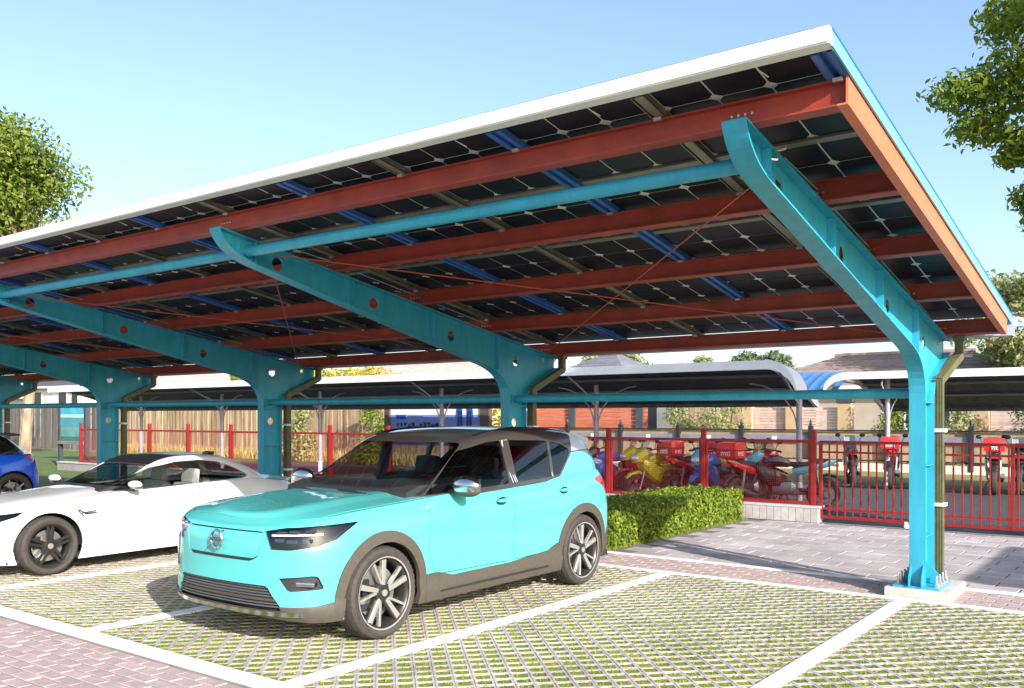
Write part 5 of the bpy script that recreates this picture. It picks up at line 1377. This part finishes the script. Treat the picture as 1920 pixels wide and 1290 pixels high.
# houses
tile = M('brown_roof_tile', (.30,.21,.18), .8, var=.15, vs=3, rand=.14); wallc = M('house_cream', (.42,.35,.29), .85, var=.05, vs=2)
def house(label, x, y, w, d, hw, hr, wmat, tmat, hip=.5, course=.32, gable=False, wins=()):
    h = thing('house', (x,y,0), label, 'house')
    MB().bb(x-w/2,x+w/2,y-d/2,y+d/2,0,hw).build('wall', wmat, h)
    rt_ = thing('roof', (x,y,hw)); rt_.parent = h; rt_.location = (0,0,hw)
    n = int(math.hypot(d/2+.5,hr)/course)
    ov = .5
    for k in range(n):                                 # tile courses as separate overlapping strips on the front slope, and the sides
        t0, t1 = k/n, (k+1)/n
        def row(t): return (-w/2-ov+(w/2+ov)*hip*t, w/2+ov-(w/2+ov)*hip*t, -d/2-ov+(d/2+ov)*t, hr*t)
        a, b = row(t0), row(t1)
        MB().add([(a[0],a[2],a[3]+.05),(a[1],a[2],a[3]+.05),(b[1],b[2],b[3]+.01),(b[0],b[2],b[3]+.01),(a[0],a[2],a[3]-.03),(a[1],a[2],a[3]-.03)], [(0,1,2,3),(0,4,5,1)]).build('tile_course', tmat, rt_, world=False)
        m = MB()
        for s_ in (0,1):
            xa, xb = a[s_], b[s_]
            m.add([(xa,a[2],a[3]),(xa,-a[2],a[3]),(xb,-b[2],b[3]),(xb,b[2],b[3])], [(0,1,2,3)])
        m.add([(a[0],-a[2],a[3]),(a[1],-a[2],a[3]),(b[1],-b[2],b[3]),(b[0],-b[2],b[3])], [(0,1,2,3)])
        m.build('tile_course', tmat, rt_, world=False)
    xa, xb, _, zz = row(1.0)
    MB().tube([(xa-.1,0,zz+.05),(xb+.1,0,zz+.05)], .12, 8).build('ridge', tmat, rt_, world=False)
    MB().bb(-w/2-ov,w/2+ov,-d/2-ov-.03,-d/2-ov,-.12,.02).build('gutter', white_alu, rt_, world=False)
    for (wx0,wx1,z0,z1) in wins:
        wf = MB().bb(x+wx0-.08,x+wx1+.08,y-d/2-.05,y-d/2-.002,z0-.08,z1+.08).build('window', white_alu, h); MB().bb(x+wx0,x+wx1,y-d/2-.06,y-d/2-.051,z0,z1).build('pane', M('dark_pane', (.03,.035,.04), .08, var=.05), wf)
    return h
house('brown tiled hip-roofed house right of the shelter valley, behind the beige wall', -8.2, 33, 11.5, 7, 2.9, 1.45, wallc, tile, .55, wins=((-4,-2.6,1.2,2.3),(1,2.6,1.2,2.3)))
house('small orange-tiled roof peeping left of the brown-roofed house', -16.2, 36, 6, 6, 3.0, 1.5, wallc, M('orange_roof_tile', (.45,.20,.12), .8, var=.12, vs=3, rand=.1), .7)
house('pale pink-roofed house seen above the shelter left of the second column', -36, 34, 12, 8, 3.1, 2.2, M('peach_wall', (.66,.46,.34), .85, var=.05), M('pink_roof_tile', (.60,.42,.36), .8, var=.1, rand=.1), .25, wins=((-3,-1.6,1.3,2.4),))
house('pink-roofed house above the shelter between the third and fourth columns', -56, 32, 13, 8, 3.3, 2.2, wallc, M('salmon_roof_tile', (.62,.45,.40), .8, var=.1, rand=.1), .3)
house('white weatherboard house at far left beyond the grey paling fence', -70, 30, 9, 7, 4.0, 1.6, M('white_board', (.70,.68,.66), .7, var=.06), M('slate_roof', (.10,.09,.10), .8, var=.1, rand=.1), .2, wins=((-3,-1.8,2.4,3.6),(1,2.2,2.4,3.6),(3,3.9,2.4,3.6)))
house('low pale domed-roof house beside the leaning trunk at far left', -82, 34, 9, 7, 3.4, 1.4, M('grey_board', (.55,.53,.52), .7, var=.06), M('pale_roof', (.60,.56,.58), .8, var=.08, rand=.08), .6)
house('small dark-gabled house just right of the second column above the shelter', -23.4, 34, 3.2, 4, 4.0, 1.2, M('slate_wall', (.10,.10,.12), .8, var=.06), M('slate_roof2', (.16,.16,.19), .8, var=.1, rand=.1), .96)
# white van, cut by the right edge
vn = thing('van', (1.7,23.8,0), 'white van cut off by the right edge of the frame beyond the hedge', 'van')
MB().cbox((1.7,26.2,1.25), (2.0,4.6,1.8), .22).build('body', whitep, vn, True)
for x in (.695,): MB().cbox((x,24.8,1.72), (.012,1.3,.5), .01).build('side_window', gloss_black, vn)
MB().cbox((1.7,23.885,1.75), (1.5,.02,.52), .01).build('rear_window', gloss_black, vn)
for x in (.85,2.55): MB().cbox((x,23.88,1.15), (.14,.03,.36), .01).build('tail_light', tail_red, vn)
for (x,y) in ((.85,24.8),(2.55,24.8),(.85,27.6),(2.55,27.6)): MB().lathe([(.33,-.1),(.34,0),(.33,.1)], 20, 'X', (x,y,.34)).build('wheel', rubber, vn, True)

# guard hut just outside the right edge, whose shadow falls across the forecourt
hut = thing('guard_hut', (6.5,.3,0), 'small flat-roofed guard hut beside the gate, just outside the frame', 'hut')
MB().bb(5.40,7.6,-1.10,1.6,0,2.30).build('wall', wallc, hut); MB().cbox((6.50,.25,2.37), (2.46,3.0,.14), .02).build('roof', cap, hut)
MB().bb(5.385,5.399,-.1,.8,.0,2.0).build('door', M('hut_door', (.20,.22,.25), .5, var=.05), hut)
hw_ = MB().bb(5.8,7.1,-1.115,-1.101,1.0,1.9).build('window', white_alu, hut); MB().bb(5.86,7.04,-1.122,-1.116,1.06,1.84).build('pane', M('dark_pane', (.03,.035,.04), .08, var=.05), hw_)

# ================================================================ TREES AND SHRUBS
bark = M('tree_bark', (.30,.22,.15), .9, var=.3, vs=5, bump=.9, bs=22, aniso=(1,1,.5))
def crown_pts(clumps, n, rs, shell=.45):
    vol = np.array([c[3]*c[4]*c[5] for c in clumps])**(2/3); vol /= vol.sum(); P, N = [], []
    for c, f in zip(clumps, vol):
        k = max(8, int(n*f)); d = rs.normal(size=(k,3)); d /= np.linalg.norm(d,axis=1)[:,None]
        r = rs.uniform(0,1,(k,1))**shell*(1+.12*rs.normal(size=(k,1)))
        P.append(np.array(c[:3])+d*r*np.array(c[3:6])); N.append(d*.6+np.array([0,0,.5]))
    return np.vstack(P), np.vstack(N)
def tree(nm, label, trunk, tr, clumps, n, leaf, mat, cat='tree', group=None, seed=1, limbs=True, aspect=.5):
    rs = np.random.RandomState(seed); base = trunk[0]
    t = thing(nm, base, label, cat, group)
    m = MB().tube(trunk, tr, 10)
    if limbs:
        top = Vector(trunk[-1]); a = Vector(trunk[len(trunk)//2])
        for c in clumps:
            e = Vector(c[:3]); s0 = a.lerp(top, rs.uniform(.3,1)); mid = s0.lerp(e,.5)+Vector((0,0,.15*(e-s0).length))
            m.tube([s0,mid,e], [tr[-1]*.6,tr[-1]*.35,tr[-1]*.12], 6)
    m.build('trunk', bark, t, True)
    P, N = crown_pts(clumps, n, rs); leaf_cloud('crown', P, N, leaf, mat, t, seed, .8, aspect=aspect)
    return t
def blobs(c, r, k, rs, sq=(1,1,.85), rr=(.28,.5)):
    """clumps scattered over an ellipsoid"""
    out = []
    for i in range(k):
        d = rs.normal(size=3); d /= np.linalg.norm(d); q = rs.uniform(.35,.9)
        s = r*rs.uniform(*rr); out.append((c[0]+d[0]*r*q*sq[0], c[1]+d[1]*r*q*sq[1], c[2]+d[2]*r*q*sq[2], s, s, s*.7))
    return out
gA = leafmat('leaf_olive', (.09,.15,.02), (.27,.32,.05), .4); gB = leafmat('leaf_fresh', (.11,.20,.025), (.34,.41,.05), .5); gC = leafmat('leaf_pale', (.22,.26,.09), (.42,.42,.20), .35); gD = leafmat('leaf_gold', (.36,.30,.02), (.55,.45,.05), .35); gE = leafmat('leaf_bluegreen', (.08,.14,.07), (.25,.30,.16), .3)
rs = np.random.RandomState(12)
tree('garden_tree', 'leafy green tree with leaning pale trunk rising behind the far left end of the carport', [(-26.85,4.3,0),(-26.75,4.35,1.5),(-26.6,4.45,3.2),(-26.9,4.4,6.2)], [.20,.17,.15,.11],
     blobs((-27.7,3.9,8.7), 2.55, 32, rs, (1,1,.95)), 30000, .085, gA, seed=2)
rs = np.random.RandomState(30)
ov_cl = []
for k in range(11):      # boughs reaching in from the right, above the gate
    ov_cl.append((rs.uniform(.45,2.2), rs.uniform(2.4,4.4), rs.uniform(5.0,6.9), rs.uniform(.35,.62), rs.uniform(.35,.62), rs.uniform(.25,.45)))
ov_cl += [(-.25,2.9,5.55,.40,.40,.22),(-.05,3.1,5.15,.36,.4,.25),(.25,3.2,6.4,.35,.4,.4),(.35,3.2,4.95,.32,.4,.2),(.42,3.3,4.25,.20,.25,.16),(.62,3.4,4.4,.25,.3,.3),(.25,3.1,5.6,.45,.5,.4),(1.0,3.4,5.6,.6,.6,.5),(.50,3.3,4.0,.16,.2,.2),(.55,3.4,3.75,.12,.2,.15),(.30,3.3,4.75,.22,.3,.12)]
tree('garden_tree', 'broad leafy tree whose boughs hang in from the top right corner', [(4.2,3.9,0),(4.1,3.8,2.2),(3.8,3.7,4.6),(3.5,3.6,6.4)], [.22,.19,.15,.10], ov_cl, 21000, .052, gB, seed=5, aspect=.42)
P, N = crown_pts(blobs((3.9,3.4,5.9), 2.5, 30, np.random.RandomState(77), (1,1,.95), (.35,.55)), 26000, np.random.RandomState(78), .5)
leaf_cloud('crown', P, N, .095, gB, bpy.data.objects['garden_tree.001'], 79, .8, aspect=.5)
rs = np.random.RandomState(8)
tree('garden_tree', 'tall pale-leaved tree behind the right end of the carport', [(-2.3,30,0),(-2.2,30,3),(-2.4,30,6)], [.22,.16,.1], blobs((-3.0,30,4.9), 2.9, 24, rs, (.95,.8,1.0), (.22,.42)), 9000, .12, gC, seed=6)
def bg(label, x, y, z, r, k, n, mat, leaf, seed, sq=(1.2,1,.8)):
    rs = np.random.RandomState(seed)
    return tree('garden_tree', label, [(x,y,0),(x,y,max(.4,z-r*.6))], [.16,.10], blobs((x,y,z), r, k, rs, sq), n, leaf, mat, seed=seed)
bg('green tree above the shelter just right of the second column', -23.8,36,4.3,1.9,12,3500,gC,.14,41)
bg('dark and light green tree above the shelter roof, left of the brown-roofed house', -15.2,34.5,4.1,1.7,14,4500,gE,.13,42,(1.5,1,.7))
bg('thin grey-leaved tree above the middle of the shelter roof', -19.0,36,4.2,1.3,7,900,gC,.12,43)
bg('golden bush spreading above the shelter left of the second column', -41,30,3.6,2.6,14,5000,gD,.16,44,(2.0,1,.55))
bg('yellow-green tree above the shelter between the third and fourth columns', -46,28,3.7,1.6,10,3000,gA,.16,45,(1.6,1,.7))
bg('dark green tree above the far left houses', -76,38,6.2,3.2,14,4000,gE,.28,46)
bg('golden-leaved tree at the right edge behind the far shelter', 1.2,31,3.4,2.1,12,3000,gD,.13,47,(1.2,1,.7))
bg('olive tree at the right edge behind the pale-leaved tree', .6,34,5.2,2.8,14,4500,gA,.13,48)
bg('dark treetop above the pink-roofed house', -33.6,40,5.6,1.6,9,2500,gE,.16,49)
def shrub(label, x, y, h, r, mat, n, seed, leaf=.06):
    rs = np.random.RandomState(seed); cl = [(x+rs.uniform(-.35,.35)*r, y+rs.uniform(-.35,.35)*r, h*t, r*(1.05-t*.75)*rs.uniform(.7,1), r*(1.05-t*.75), h*.16) for t in np.linspace(.1,.92,9)]
    return tree('shrub', label, [(x,y,0),(x,y,h*.5)], [.05,.03], cl, n, leaf, mat, 'shrub', seed=seed, limbs=False)
shrub('pale conical shrub left of the shelter valley, nearer the red slat fence', -13.2,21.6,2.3,.9,gC,3000,61)
shrub('large pale green shrub between the timber boards and the beige wall', -11.6,21.5,2.4,1.2,gC,3600,62)
shrub('yellow-green shrub just left of the cyan column beyond the yard', -5.9,21.8,2.5,.8,gB,3200,63)
shrub('dark shrub touching the left side of the cyan column beyond the yard', -4.9,22.0,2.4,.6,gE,2200,64)
shrub('tall green shrub just right of the cyan column downpipe beyond the yard', -3.7,21.8,2.6,.8,gC,3200,65)
shrub('round pale shrub near the right edge before the van', -1.6,21.6,2.2,1.1,gE,3600,66)
shrub('tall yellow-green shrub in front of the timber fence right of the third column', -24.6,13.3,2.2,.9,gC,2200,67,.07)
shrub('bright yellow-green shrub left of the billboard', -20.6,13.2,2.3,.8,gB,1800,68,.07)
shrub('leafy shrub glimpsed right of the billboard beside the second column', -17.6,16.5,2.6,.8,gD,1500,69,.07)
# dry grass along the timber fence
dg = MB(); rg = random.Random(17)
for _ in range(5000):
    x = rg.uniform(-38,-17); y = 13.2+abs(rg.gauss(0,.35)); h = rg.uniform(.15,.55); a = rg.uniform(0,6.28); w = .018
    dg.add([(x-w*math.cos(a),y-w*math.sin(a),0),(x+w*math.cos(a),y+w*math.sin(a),0),(x+rg.uniform(-.15,.15),y+rg.uniform(-.1,.1),h)], [(0,1,2)])
tag(dg.build('dry_grass', leafmat('dry_grass_blade', (.38,.30,.08), (.62,.52,.24), .3)), 'tufts of dry yellow grass along the foot of the timber fence', 'grass', kind='stuff')
